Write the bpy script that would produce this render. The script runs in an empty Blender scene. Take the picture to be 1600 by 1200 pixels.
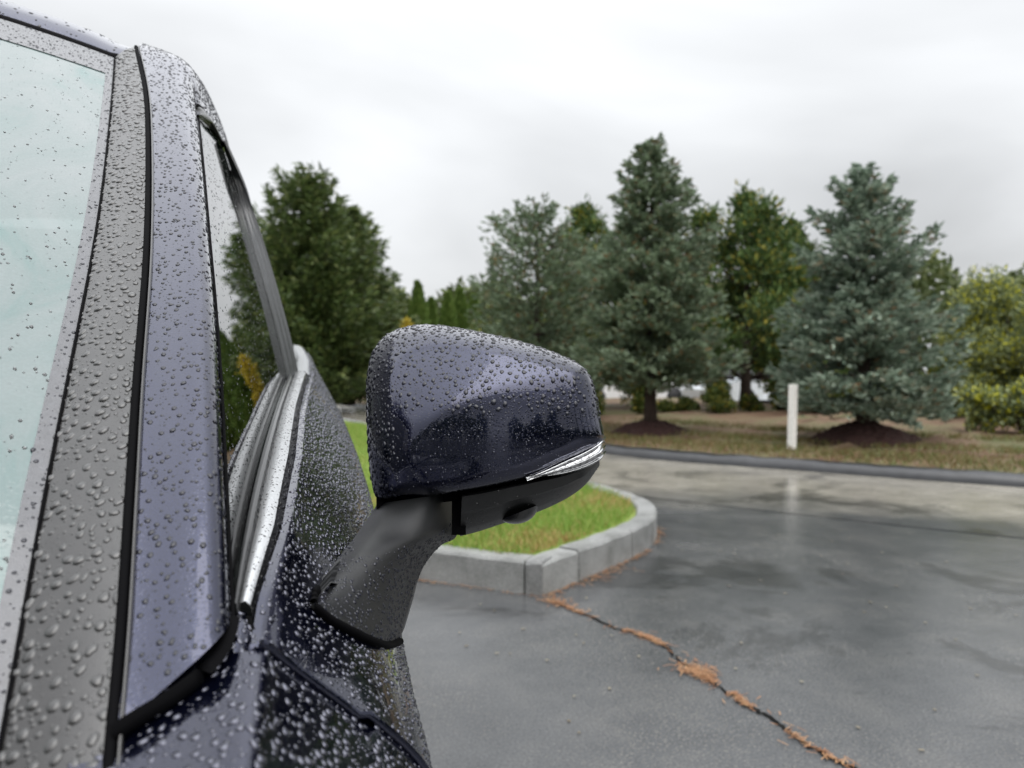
import bpy, bmesh, math, random
import numpy as np
from mathutils import Vector

random.seed(7); rng = np.random.default_rng(11)
sc = bpy.context.scene
COL = sc.collection
R = math.radians

# ------------------------------------------------------------------ camera, sky, sun, exposure
CAM_H, FPX, YAW, HOR = 1.10, 1186.0, R(14.8), 583.0
cam_d = bpy.data.cameras.new('camera'); cam = bpy.data.objects.new('camera', cam_d); COL.objects.link(cam)
cam.location = (0, 0, CAM_H); cam.rotation_euler = (R(90), 0, -YAW)
cam_d.sensor_width = 36.0; cam_d.lens = 36.0 * FPX / 1600.0
cam_d.shift_y = -(600 - HOR) / 1600.0
cam_d.clip_start = 0.02; cam_d.clip_end = 900
cam_d.dof.use_dof = True; cam_d.dof.focus_distance = 0.735; cam_d.dof.aperture_fstop = 6.6
sc.camera = cam

world = bpy.data.worlds.new('World'); sc.world = world; world.use_nodes = True
wt = world.node_tree; wt.nodes.clear()
def wn(t, **k):
    n = wt.nodes.new(t)
    for a, b in k.items(): setattr(n, a, b)
    return n
w_out = wn('ShaderNodeOutputWorld'); w_bg = wn('ShaderNodeBackground')
w_sky = wn('ShaderNodeTexSky', sky_type='NISHITA', sun_disc=False, sun_elevation=R(52), sun_rotation=R(200))
w_sky.dust_density = 4.0; w_sky.air_density = 1.5
w_geo = wn('ShaderNodeTexCoord'); w_sep = wn('ShaderNodeSeparateXYZ')
wt.links.new(w_geo.outputs['Generated'], w_sep.inputs[0])
def wmath(op, a, b=None, clamp=False):
    m = wn('ShaderNodeMath', operation=op, use_clamp=clamp)
    for i, v in enumerate((a, b)):
        if v is None: continue
        if isinstance(v, (int, float)): m.inputs[i].default_value = v
        else: wt.links.new(v, m.inputs[i])
    return m.outputs[0]
up = wmath('MAXIMUM', w_sep.outputs[2], 0.0)
lum = wmath('ADD', wmath('MULTIPLY', wmath('POWER', up, 2.6), 1.55), 0.475)      # overcast sky, brighter overhead
# cloud layer projected on a flat ceiling: perspective stretches it toward the horizon
den = wmath('ADD', up, 0.22)
w_cmb = wn('ShaderNodeCombineXYZ')
wt.links.new(wmath('DIVIDE', w_sep.outputs[0], den), w_cmb.inputs[0])
wt.links.new(wmath('DIVIDE', w_sep.outputs[1], den), w_cmb.inputs[1])
w_no = wn('ShaderNodeTexNoise'); w_no.inputs['Scale'].default_value = 0.62; w_no.inputs['Detail'].default_value = 5; w_no.inputs['Roughness'].default_value = 0.45
w_no.inputs['Distortion'].default_value = 0.4
wt.links.new(w_cmb.outputs[0], w_no.inputs['Vector'])
cloud = wmath('ADD', wmath('MULTIPLY', w_no.outputs[0], 1.75), 0.125)
hz = wmath('MULTIPLY', wmath('POWER', wmath('SUBTRACT', 1.0, up), 9.0), 0.10)
lum = wmath('ADD', wmath('MULTIPLY', lum, cloud), hz)
w_mul = wn('ShaderNodeMix', data_type='RGBA', blend_type='MULTIPLY'); w_mul.inputs['Factor'].default_value = 1
w_mul.inputs['A'].default_value = (0.975, 0.995, 1.02, 1)
wt.links.new(lum, w_mul.inputs['B'])
w_s2 = wn('ShaderNodeMix', data_type='RGBA', blend_type='MULTIPLY'); w_s2.inputs['Factor'].default_value = 1
wt.links.new(w_sky.outputs[0], w_s2.inputs['A']); w_s2.inputs['B'].default_value = (0.08, 0.08, 0.08, 1)
w_mix = wn('ShaderNodeMix', data_type='RGBA'); w_mix.inputs['Factor'].default_value = 0.96
wt.links.new(w_s2.outputs['Result'], w_mix.inputs['A']); wt.links.new(w_mul.outputs['Result'], w_mix.inputs['B'])
wt.links.new(w_mix.outputs['Result'], w_bg.inputs[0]); w_bg.inputs[1].default_value = 1.0
wt.links.new(w_bg.outputs[0], w_out.inputs[0])

sun_d = bpy.data.lights.new('sun', 'SUN'); sun_d.energy = 1.5; sun_d.angle = R(75); sun_d.color = (1, 0.97, 0.93)
sun = bpy.data.objects.new('sun', sun_d); COL.objects.link(sun); sun.rotation_euler = (R(34), R(14), 0)

sc.view_settings.view_transform = 'Standard'; sc.view_settings.look = 'None'
sc.view_settings.exposure = 0.74; sc.view_settings.gamma = 1.0; sc.view_settings.use_curve_mapping = False
sc.render.engine = 'CYCLES'
sc.cycles.use_denoising = True
sc.cycles.max_bounces = 8; sc.cycles.transparent_max_bounces = 12
sc.cycles.caustics_reflective = False; sc.cycles.caustics_refractive = False

# ------------------------------------------------------------------ helpers
SN, CS = math.sin(YAW), math.cos(YAW)
def at(px, py, d):                    # a point of the place, from its bearing in the photograph and its distance
    cx = (px - 800) / FPX
    return np.array((d * (SN + cx * CS), d * (CS - cx * SN), CAM_H - d * (py - HOR) / FPX))
def G(px, py, z=0.0):
    return at(px, py, (CAM_H - z) * FPX / (py - HOR))
def atY(px, py, Y):
    cx = (px - 800) / FPX
    return at(px, py, Y / (CS - cx * SN))

def link(o, parent=None):
    COL.objects.link(o)
    if parent is not None: o.parent = parent
    return o
def empty(name, loc=(0, 0, 0), parent=None):
    e = bpy.data.objects.new(name, None); e.location = loc; e.empty_display_size = 0.1
    return link(e, parent)
def tag(o, label=None, cat=None, group=None, kind=None):
    if label: o['label'] = label
    if cat: o['category'] = cat
    if group: o['group'] = group
    if kind: o['kind'] = kind
    return o
def raw_mesh(name, V, Fc, smooth=True):
    """V (n,3), Fc: list of index lists or an (m,3)/(m,4) array"""
    me = bpy.data.meshes.new(name)
    V = np.asarray(V, dtype=np.float32)
    if isinstance(Fc, np.ndarray):
        m, k = Fc.shape
        me.vertices.add(len(V)); me.vertices.foreach_set('co', V.ravel())
        me.loops.add(m * k); me.loops.foreach_set('vertex_index', Fc.astype(np.int32).ravel())
        me.polygons.add(m); me.polygons.foreach_set('loop_start', np.arange(0, m * k, k, dtype=np.int32))
        me.update(calc_edges=True)
    else:
        me.from_pydata([tuple(map(float, v)) for v in V], [], Fc); me.update()
    if smooth: me.polygons.foreach_set('use_smooth', np.ones(len(me.polygons), dtype=bool))
    return me
def mobj(name, V, Fc, mat, parent=None, smooth=True, loc=None):
    o = bpy.data.objects.new(name, raw_mesh(name, V, Fc, smooth))
    if mat is not None: o.data.materials.append(mat)
    if loc is not None: o.location = loc
    return link(o, parent)
def grid_faces(n, m, closed=False):
    f = []
    for i in range(n - 1):
        for j in range(m - (0 if closed else 1)):
            a, b = i * m + j, i * m + (j + 1) % m
            f.append((a, b, b + m, a + m))
    return f
def cr(points, n):
    """Catmull-Rom through points, n samples evenly spread over the knots"""
    P = np.asarray(points, float); k = len(P)
    P2 = np.vstack([2 * P[0] - P[1], P, 2 * P[-1] - P[-2]])
    out = []
    for t in np.linspace(0, k - 1, n):
        i = min(int(t), k - 2); u = t - i
        p0, p1, p2, p3 = P2[i], P2[i + 1], P2[i + 2], P2[i + 3]
        out.append(0.5 * ((2 * p1) + (-p0 + p2) * u + (2 * p0 - 5 * p1 + 4 * p2 - p3) * u * u + (-p0 + 3 * p1 - 3 * p2 + p3) * u ** 3))
    return np.array(out)
def recalc(o, outward=None):
    bm = bmesh.new(); bm.from_mesh(o.data); bmesh.ops.recalc_face_normals(bm, faces=bm.faces[:])
    bm.to_mesh(o.data); bm.free()
def flip_to(o, d):
    """flip an open sheet so that its mean normal points along d"""
    me = o.data; s = Vector((0, 0, 0))
    for p in me.polygons: s += p.normal * p.area
    if s.dot(Vector(d)) < 0: me.flip_normals()
    return o
def sheet(name, Gp, mat, parent, d=None, thick=0.0, smooth=True):
    """Gp (n,m,3) grid -> mesh object"""
    n, m, _ = Gp.shape
    o = mobj(name, Gp.reshape(-1, 3), grid_faces(n, m), mat, parent, smooth)
    if d is not None: flip_to(o, d)
    if thick:
        md = o.modifiers.new('s', 'SOLIDIFY'); md.thickness = thick; md.offset = -1
        e_ = o.modifiers.new('e', 'EDGE_SPLIT'); e_.split_angle = R(50)
    return o
def box_bm(bm, c, s, rz=0.0, bev=0.0):
    r = bmesh.ops.create_cube(bm, size=1.0); vs = r['verts']
    bmesh.ops.scale(bm, vec=s, verts=vs)
    if bev: bmesh.ops.bevel(bm, geom=list({e for v in vs for e in v.link_edges}), offset=bev, segments=2, affect='EDGES')
    vs = bm.verts[:]
    if rz: bmesh.ops.rotate(bm, cent=(0, 0, 0), matrix=__import__('mathutils').Matrix.Rotation(rz, 3, 'Z'), verts=vs)
    bmesh.ops.translate(bm, vec=c, verts=vs)
def box(name, c, s, mat, parent=None, rz=0.0, bev=0.0, smooth=False):
    bm = bmesh.new(); box_bm(bm, c, s, rz, bev); me = bpy.data.meshes.new(name); bm.to_mesh(me); bm.free()
    o = bpy.data.objects.new(name, me); me.materials.append(mat)
    if smooth: me.polygons.foreach_set('use_smooth', np.ones(len(me.polygons), dtype=bool))
    return link(o, parent)
def tube_arrays(path, radii, seg=8, cap=True):
    path = np.asarray(path, float); n = len(path); V = []; Fc = []
    for i in range(n):
        t = path[min(i + 1, n - 1)] - path[max(i - 1, 0)]; t /= np.linalg.norm(t) + 1e-9
        a = np.cross(t, (0, 0, 1.0) if abs(t[2]) < 0.9 else (1.0, 0, 0)); a /= np.linalg.norm(a); b = np.cross(t, a)
        for j in range(seg):
            th = 2 * math.pi * j / seg
            V.append(path[i] + radii[i] * (math.cos(th) * a + math.sin(th) * b))
    Fc = grid_faces(n, seg, True)
    if cap: Fc += [tuple(range(seg))[::-1], tuple(range((n - 1) * seg, n * seg))]
    return V, Fc
def tube(name, path, radii, mat, parent=None, seg=8):
    V, Fc = tube_arrays(path, radii, seg); o = mobj(name, V, Fc, mat, parent); recalc(o); return o

# ------------------------------------------------------------------ materials
def new_mat(name):
    m = bpy.data.materials.new(name); m.use_nodes = True; t = m.node_tree
    return m, t, t.nodes['Principled BSDF']
def setp(b, **k):
    for a, v in k.items(): b.inputs[a.replace('_', ' ')].default_value = v
def nd(t, typ, **k):
    n = t.nodes.new(typ)
    for a, v in k.items():
        if a in n.inputs.keys() if hasattr(n.inputs, 'keys') else False: n.inputs[a].default_value = v
        else: setattr(n, a, v)
    return n
def noise(t, scale, detail=4, rough=0.55, coord='Object', vec=None, dist=0.0):
    n = t.nodes.new('ShaderNodeTexNoise'); n.inputs['Scale'].default_value = scale; n.inputs['Detail'].default_value = detail
    n.inputs['Roughness'].default_value = rough; n.inputs['Distortion'].default_value = dist
    if vec is None:
        if coord == 'World':
            g = t.nodes.new('ShaderNodeNewGeometry'); vec = g.outputs['Position']
        else:
            g = t.nodes.new('ShaderNodeTexCoord'); vec = g.outputs[coord]
    t.links.new(vec, n.inputs['Vector'])
    return n
def ramp(t, fac, stops, interp='LINEAR'):
    r = t.nodes.new('ShaderNodeValToRGB'); r.color_ramp.interpolation = interp; e = r.color_ramp.elements
    while len(e) < len(stops): e.new(0.5)
    for i, (p, c) in enumerate(stops):
        e[i].position = p; e[i].color = (*c, 1) if len(c) == 3 else c
    t.links.new(fac, r.inputs[0]); return r.outputs['Color']
def mixc(t, f, a, b, mode='MIX'):
    m = t.nodes.new('ShaderNodeMix'); m.data_type = 'RGBA'; m.blend_type = mode
    for k, v in (('Factor', f), ('A', a), ('B', b)):
        if isinstance(v, (int, float)): m.inputs[k].default_value = v
        elif isinstance(v, tuple): m.inputs[k].default_value = (*v, 1) if len(v) == 3 else v
        else: t.links.new(v, m.inputs[k])
    return m.outputs['Result']
def mth(t, op, a, b=None, clamp=False):
    m = t.nodes.new('ShaderNodeMath'); m.operation = op; m.use_clamp = clamp
    for i, v in enumerate((a, b)):
        if v is None: continue
        if isinstance(v, (int, float)): m.inputs[i].default_value = v
        else: t.links.new(v, m.inputs[i])
    return m.outputs[0]
def bump(t, b, h, strength=0.3, dist=0.01):
    n = t.nodes.new('ShaderNodeBump'); n.inputs['Strength'].default_value = strength; n.inputs['Distance'].default_value = dist
    t.links.new(h, n.inputs['Height']); t.links.new(n.outputs[0], b.inputs['Normal']); return n

def micro_drops(t, b, scale, strength, dist, thr=0.35):
    """very fine mist beads between the modelled drops"""
    v = t.nodes.new('ShaderNodeTexVoronoi'); v.inputs['Scale'].default_value = scale; v.inputs['Randomness'].default_value = 1
    g = t.nodes.new('ShaderNodeTexCoord'); t.links.new(g.outputs['Object'], v.inputs['Vector'])
    h = mth(t, 'MAXIMUM', mth(t, 'SUBTRACT', thr, v.outputs['Distance']), 0.0)
    bp = bump(t, b, h, strength, dist)
    if 'Coat Normal' in b.inputs: t.links.new(bp.outputs[0], b.inputs['Coat Normal'])

def make_paint():
    m, t, b = new_mat('navy_paint')
    fl = noise(t, 900, 2, 0.6)
    c = ramp(t, fl.outputs[0], [(0.3, (0.006, 0.008, 0.027)), (0.7, (0.014, 0.0175, 0.046))])
    t.links.new(c, b.inputs['Base Color'])
    setp(b, Metallic=0.9, Roughness=0.13, Coat_Weight=1.0, Coat_Roughness=0.012, Coat_IOR=1.54)
    b.inputs['Coat Tint'].default_value = (0.96, 0.96, 1.0, 1)
    micro_drops(t, b, 420, 0.14, 0.0016, 0.40)
    return m
def make_plain(name, col, rough, spec=0.5, var=0.0, scale=40, coat=0.0, metal=0.0, bumpv=0.0, bscale=300):
    m, t, b = new_mat(name)
    if var:
        n = noise(t, scale, 5); lo = tuple(c * (1 - var) for c in col); hi = tuple(min(1, c * (1 + var)) for c in col)
        t.links.new(ramp(t, n.outputs[0], [(0.3, lo), (0.7, hi)]), b.inputs['Base Color'])
    else: b.inputs['Base Color'].default_value = (*col, 1)
    setp(b, Roughness=rough, Metallic=metal, Coat_Weight=coat, Coat_Roughness=0.05)
    b.inputs['Specular IOR Level'].default_value = spec
    if bumpv:
        n2 = noise(t, bscale, 3); bump(t, b, n2.outputs[0], bumpv, 0.001)
    return m
PAINT = make_paint()
BLACKPLASTIC = make_plain('textured_black_plastic', (0.011, 0.0115, 0.012), 0.34, 0.38, 0.15, 60, bumpv=0.25, bscale=2600)
GLOSSBLACK = make_plain('gloss_black_trim', (0.012, 0.012, 0.013), 0.12, 0.6)
TRIMGREY = make_plain('wet_black_pillar_trim', (0.020, 0.019, 0.0185), 0.22, 0.65, 0.25, 70, coat=0.3, bumpv=0.12, bscale=900)
RUBBER = make_plain('rubber_seal', (0.0025, 0.0025, 0.003), 0.7, 0.04)
WETRUBBER = make_plain('wet_bright_belt_moulding', (0.60, 0.61, 0.62), 0.30, 0.6, metal=0.9, bumpv=0.5, bscale=420)
DARKIN = make_plain('dark_interior', (0.028, 0.028, 0.030), 0.8, 0.3, 0.2, 30)
CHROME = make_plain('bright_metal', (0.72, 0.73, 0.74), 0.12, metal=1.0)
TYRE = make_plain('tyre_rubber', (0.018, 0.018, 0.019), 0.7, 0.4, 0.2, 30)
def make_water(name, opaque):
    m, t, b = new_mat(name)
    if opaque == 'navy': setp(b, Base_Color=(0.018, 0.020, 0.042, 1), Metallic=0.85, Roughness=0.10, Coat_Weight=1.0, Coat_Roughness=0.01, Coat_IOR=1.72)
    elif opaque == 'dark': setp(b, Base_Color=(0.006, 0.007, 0.014, 1), Roughness=0.015, IOR=1.5)
    elif opaque == 'black': setp(b, Base_Color=(0.022, 0.0215, 0.021, 1), Roughness=0.12, IOR=1.5, Coat_Weight=0.7, Coat_Roughness=0.01)
    else:
        setp(b, Base_Color=(0.97, 1, 1, 1), Roughness=0.0, IOR=1.33); b.inputs['Transmission Weight'].default_value = 1.0
    return m
W_DARK = make_water('rain_bead_dark', 'dark')
W_NAVY, W_BLACK, W_CLEAR = make_water('rain_bead_on_navy', 'navy'), make_water('rain_bead_on_black', 'black'), make_water('rain_bead_clear', None)
def make_glass(name, tint, fog=None, ior=1.5):
    m, t, b = new_mat(name); t.nodes.remove(b); out = t.nodes['Material Output']
    tr = t.nodes.new('ShaderNodeBsdfTransparent'); tr.inputs[0].default_value = (*tint, 1)
    gl = t.nodes.new('ShaderNodeBsdfGlossy'); gl.inputs['Roughness'].default_value = 0.01
    fr = t.nodes.new('ShaderNodeFresnel'); fr.inputs['IOR'].default_value = ior
    base = tr.outputs[0]
    if fog:
        df = t.nodes.new('ShaderNodeBsdfDiffuse'); tl = t.nodes.new('ShaderNodeBsdfTranslucent')
        mp = t.nodes.new('ShaderNodeMapping'); mp.inputs['Scale'].default_value = (1.0, 0.45, 0.45); tc = t.nodes.new('ShaderNodeTexCoord'); t.links.new(tc.outputs['Object'], mp.inputs['Vector'])
        n = noise(t, 9, 7, 0.65, dist=1.2, vec=mp.outputs[0]); n2 = noise(t, 420, 2, 0.5)
        c = ramp(t, n.outputs[0], [(0.30, fog[0]), (0.5, fog[1]), (0.72, fog[2])])
        t.links.new(c, df.inputs[0]); t.links.new(c, tl.inputs[0])
        md = t.nodes.new('ShaderNodeMixShader'); md.inputs[0].default_value = 0.35
        t.links.new(df.outputs[0], md.inputs[1]); t.links.new(tl.outputs[0], md.inputs[2])
        f2 = mth(t, 'ADD', mth(t, 'MULTIPLY', ramp(t, n2.outputs[0], [(0.42, (0, 0, 0)), (0.62, (1, 1, 1))]), 0.06), 0.84)
        mf = t.nodes.new('ShaderNodeMixShader'); t.links.new(f2, mf.inputs[0])
        t.links.new(tr.outputs[0], mf.inputs[1]); t.links.new(md.outputs[0], mf.inputs[2]); base = mf.outputs[0]
        v = t.nodes.new('ShaderNodeTexVoronoi'); v.inputs['Scale'].default_value = 300
        g = t.nodes.new('ShaderNodeTexCoord'); t.links.new(g.outputs['Object'], v.inputs['Vector'])
        bp = t.nodes.new('ShaderNodeBump'); bp.inputs['Strength'].default_value = 0.10; bp.inputs['Distance'].default_value = 0.0012
        t.links.new(mth(t, 'MAXIMUM', mth(t, 'SUBTRACT', 0.36, v.outputs['Distance']), 0.0), bp.inputs['Height'])
        t.links.new(bp.outputs[0], gl.inputs['Normal'])
    mx = t.nodes.new('ShaderNodeMixShader')
    two = mth(t, 'DIVIDE', mth(t, 'MULTIPLY', fr.outputs[0], 2.0), mth(t, 'ADD', fr.outputs[0], 1.0))     # both faces of the pane reflect
    t.links.new(two, mx.inputs[0]); t.links.new(base, mx.inputs[1]); t.links.new(gl.outputs[0], mx.inputs[2])
    t.links.new(mx.outputs[0], out.inputs['Surface'])
    return m
SIDEGLASS = make_glass('tinted_side_glass', (0.16, 0.22, 0.19), ior=1.6)
WINDSHIELD = make_glass('misted_windshield', (0.55, 0.68, 0.66), fog=((0.08, 0.215, 0.20), (0.195, 0.265, 0.26), (0.265, 0.31, 0.312)))
FRIT = make_plain('windshield_ceramic_band', (0.055, 0.056, 0.064), 0.16, 0.6, 0.25, 160, coat=0.5, bumpv=0.5, bscale=700)

# ------------------------------------------------------------------ ground, road, kerbs
def clear_of(*a): pass
def make_asphalt():
    m, t, b = new_mat('wet_asphalt')
    g = t.nodes.new('ShaderNodeNewGeometry'); pos = g.outputs['Position']
    sep = t.nodes.new('ShaderNodeSeparateXYZ'); t.links.new(pos, sep.inputs[0])
    big = noise(t, 0.55, 5, 0.6, vec=pos); mid = noise(t, 3.2, 6, 0.65, vec=pos); fine = noise(t, 120, 5, 0.8, vec=pos)
    # older paler road surface further out: distance along the normal of the road edge
    dist = mth(t, 'ADD', mth(t, 'MULTIPLY', sep.outputs[0], 0.70), mth(t, 'MULTIPLY', sep.outputs[1], 0.714))
    wob = mth(t, 'ADD', dist, mth(t, 'MULTIPLY', mth(t, 'SUBTRACT', big.outputs[0], 0.5), 2.2))
    road = ramp(t, mth(t, 'DIVIDE', wob, 12.0), [(0.52, (0, 0, 0)), (0.60, (1, 1, 1))])
    dark = ramp(t, mid.outputs[0], [(0.30, (0.050, 0.053, 0.057)), (0.50, (0.066, 0.069, 0.073)), (0.72, (0.090, 0.091, 0.092))])
    pale = ramp(t, mid.outputs[0], [(0.3, (0.19, 0.178, 0.155)), (0.7, (0.29, 0.275, 0.24))])
    c = mixc(t, road, dark, pale)
    # pale exposed aggregate specks
    sp = t.nodes.new('ShaderNodeTexVoronoi'); sp.inputs['Scale'].default_value = 90; t.links.new(pos, sp.inputs['Vector'])
    patch = ramp(t, noise(t, 1.1, 4, 0.6, vec=pos).outputs[0], [(0.40, (0, 0, 0)), (0.62, (1, 1, 1))])
    s1 = mth(t, 'MULTIPLY', mth(t, 'LESS_THAN', sp.outputs['Distance'], 0.27), patch)
    c = mixc(t, mth(t, 'MULTIPLY', s1, 0.55), c, (0.22, 0.205, 0.18))
    c = mixc(t, 0.75, c, ramp(t, fine.outputs[0], [(0.36, (0.35, 0.35, 0.35)), (0.64, (1.7, 1.68, 1.64))]), 'MULTIPLY')
    damp = ramp(t, noise(t, 0.8, 7, 0.68, vec=pos, dist=0.8).outputs[0], [(0.545, (0, 0, 0)), (0.60, (1, 1, 1))])
    c = mixc(t, mth(t, 'MULTIPLY', damp, 0.60), c, (0.014, 0.0145, 0.015))
    t.links.new(c, b.inputs['Base Color'])
    wet = ramp(t, big.outputs[0], [(0.36, (0.06, 0.06, 0.06)), (0.50, (0.12, 0.12, 0.12)), (0.64, (0.24, 0.24, 0.24))])
    wet = mth(t, 'ADD', wet, mth(t, 'MULTIPLY', mid.outputs[0], 0.10))
    t.links.new(wet, b.inputs['Roughness'])
    setp(b, IOR=1.5)
    h = mth(t, 'ADD', mth(t, 'MULTIPLY', fine.outputs[0], 0.6), mth(t, 'MULTIPLY', mid.outputs[0], 0.8))
    bump(t, b, h, 0.35, 0.003)
    return m
ASPHALT = make_asphalt()
gs = 420
tag(mobj('asphalt_ground', [(-gs, -gs, 0), (gs, -gs, 0), (gs, gs, 0), (-gs, gs, 0)], [(0, 1, 2, 3)], ASPHALT, smooth=False), kind='structure')

FK = [(-9.0, 60.0), (-1.2, 35.0), (1.45, 24.6), (2.75, 14.2), (3.88, 9.6), (5.27, 7.485), (6.615, 5.79), (8.6, 3.7), (12.5, 0.6), (22.0, -5.0), (60.0, -22.0)]
fk = cr([(x, y, 0) for x, y in FK], 121)
# the carriageway that runs along the far kerb
off = []
for i in range(len(fk)):
    d = fk[min(i + 1, len(fk) - 1)] - fk[max(i - 1, 0)]; d /= np.linalg.norm(d); off.append(np.array((d[1], -d[0], 0)))
off = np.array(off)                   # points toward the camera side
if off[60].dot(-fk[60]) < 0: off = -off
rd = np.stack([fk + off * w for w in (0.0, 0.9, 1.8, 2.7)], 1); rd[:, :, 2] = 0.004
tag(sheet('road', rd, ASPHALT, None, (0, 0, 1), smooth=False), kind='structure')

# far asphalt berm kerb
BERM = make_plain('black_asphalt_kerb', (0.022, 0.023, 0.026), 0.28, 0.6, 0.3, 9, bumpv=0.4, bscale=60)
prof = [(0.03, 0.0), (0.02, 0.045), (-0.015, 0.095), (-0.07, 0.118), (-0.14, 0.122), (-0.20, 0.10)]
bg = np.stack([fk + off * a + np.array((0, 0, z)) for a, z in prof], 1)
bg[:, :, 2] += 0.006 * rng.standard_normal((len(fk), 1)) * np.array([0, .5, 1, 1, 1, 1])
tag(sheet('asphalt_kerb', bg, BERM, None, (0, 0, 1)), 'low black asphalt kerb along the far side of the road', 'kerb', kind='thing')

def verge_z(dist):
    return 0.10 + 0.16 * np.clip(dist / 4.0, 0, 1) ** 1.2 + 0.08 * np.clip((dist - 4) / 2, 0, 1) - 0.5 * np.clip((dist - 9.0) / 2.5, 0, 1)
def make_verge():
    m, t, b = new_mat('dry_verge')
    g = t.nodes.new('ShaderNodeNewGeometry'); pos = g.outputs['Position']
    n1 = noise(t, 0.75, 5, 0.6, vec=pos, dist=0.5); n2 = noise(t, 26, 5, 0.7, vec=pos)
    c = ramp(t, n1.outputs[0], [(0.30, (0.060, 0.080, 0.020)), (0.42, (0.125, 0.110, 0.050)), (0.52, (0.150, 0.100, 0.058)), (0.64, (0.095, 0.045, 0.024))])
    c = mixc(t, 0.55, c, ramp(t, n2.outputs[0], [(0.3, (0.35, 0.35, 0.35)), (0.7, (1.4, 1.4, 1.4))]), 'MULTIPLY')
    t.links.new(c, b.inputs['Base Color']); setp(b, Roughness=0.85); bump(t, b, n2.outputs[0], 0.6, 0.03)
    return m
VERGE = make_verge()
ds = [0.17, 0.5, 1.0, 1.8, 2.8, 4.0, 5.0, 6.0, 7.5, 9.0, 9.8, 10.6, 11.6]
vg = []
for d in ds:
    row = fk - off * d; row = row.copy(); row[:, 2] = verge_z(d) + (0.02 * rng.standard_normal(len(fk)) if 0.5 < d < 10 else 0)
    vg.append(row)
tag(sheet('grass_verge', np.stack(vg, 1), VERGE, None, (0, 0, 1)), kind='structure')
def verge_at(x, y):
    p = np.array((x, y)); d = np.min(np.linalg.norm(fk[:, :2] - p, axis=1)); return float(verge_z(d))

# ---- island: lawn inside granite kerb stones
KH = 0.165
isl = [(-6.0, 8.10), (0.585, 4.10), (1.101, 3.575)]
right = cr([(1.101, 3.575, 0), (1.72, 4.07, 0), (2.10, 4.45, 0), (2.36, 4.95, 0), (2.42, 5.5, 0), (2.30, 6.4, 0), (1.98, 8.2, 0), (1.55, 11.0, 0), (1.05, 14.4, 0), (0.4, 17.0, 0), (-0.8, 18.6, 0), (-2.5, 18.8, 0), (-6.0, 17.0, 0)], 97)
left = cr([(-6.0, 8.1, 0), (-2.4, 6.25, 0), (-0.6, 5.02, 0), (1.101, 3.575, 0)], 25)
left[-9:, :2] = np.linspace(left[-9, :2], (1.101, 3.575), 9)
def make_granite():
    m, t, b = new_mat('grey_granite')
    n1 = noise(t, 150, 4, 0.75); n2 = noise(t, 5, 5, 0.6)
    oi = t.nodes.new('ShaderNodeObjectInfo')
    c = ramp(t, n1.outputs[0], [(0.32, (0.115, 0.12, 0.125)), (0.5, (0.25, 0.255, 0.255)), (0.68, (0.40, 0.40, 0.395))])
    c = mixc(t, 0.6, c, ramp(t, n2.outputs[0], [(0.34, (0.38, 0.39, 0.36)), (0.5, (0.85, 0.85, 0.83)), (0.7, (1.15, 1.15, 1.15))]), 'MULTIPLY')
    c = mixc(t, 0.5, c, ramp(t, oi.outputs['Random'], [(0, (0.75, 0.75, 0.76)), (1, (1.1, 1.1, 1.08))]), 'MULTIPLY')
    t.links.new(c, b.inputs['Base Color']); setp(b, Roughness=0.4); bump(t, b, n1.outputs[0], 0.8, 0.006)
    return m
GRANITE = make_granite()
kerb_root = tag(empty('granite_kerb', (1.1, 3.575, 0)), 'grey granite kerb stones edging the small lawn island', 'kerb')
def stone(pth, name='kerb_stone', wid=0.14):
    """kerb stone swept along a short path; the outer face is the path itself"""
    pth = np.asarray(pth, float); n = len(pth); sec = []
    jt = 0.006 * rng.standard_normal(2)
    for i in range(n):
        d = pth[min(i + 1, n - 1)] - pth[max(i - 1, 0)]; d /= np.linalg.norm(d)
        inn = np.array((-d[1], d[0], 0.0))
        if inn.dot(np.array((0.2, 8.5, 0)) - pth[i]) < 0: inn = -inn
        top = KH + jt[0] * 0.5 + 0.004 * rng.standard_normal()
        prof = [(0.0, -0.1), (0.004, top - 0.014), (0.016, top), (wid - 0.012, top + 0.001), (wid, top - 0.012), (wid, -0.1)]
        sec.append([pth[i] + inn * a + np.array((0, 0, z)) for a, z in prof])
    S = np.array(sec); V = S.reshape(-1, 3); m = len(prof)
    Fc = grid_faces(n, m) + [tuple(range(m)), tuple(range((n - 1) * m, n * m))[::-1]]
    o = mobj(name, V - np.array((1.1, 3.575, 0)), Fc, GRANITE, kerb_root, smooth=False); recalc(o); return o
def arc_split(pth, lens, gap=0.012):
    seg = np.linalg.norm(np.diff(pth, axis=0), axis=1); s = np.concatenate([[0], np.cumsum(seg)]); pos = 0
    def P(q): return np.array([np.interp(q, s, pth[:, k]) for k in range(3)])
    k = 0
    while pos < s[-1] - 0.15:
        L = lens[k % len(lens)] if callable(lens) is False else 1.0; k += 1
        e = min(pos + L, s[-1]); stone([P(q) for q in np.linspace(pos + gap / 2, e - gap / 2, max(3, int(L / 0.10)))]); pos = e
arc_split(right, [0.34, 0.62, 0.42, 0.6, 1.0, 1.5, 1.5, 1.5, 1.5, 1.5, 1.5])
arc_split(left[::-1], [0.10, 1.75, 1.8, 1.8, 1.8])
outline = np.vstack([left, right[1:], np.array([(-6.2, 14.5, 0), (-6.3, 12.0, 0), (-6.2, 9.5, 0), (-6.0, 8.1, 0)])])
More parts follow.
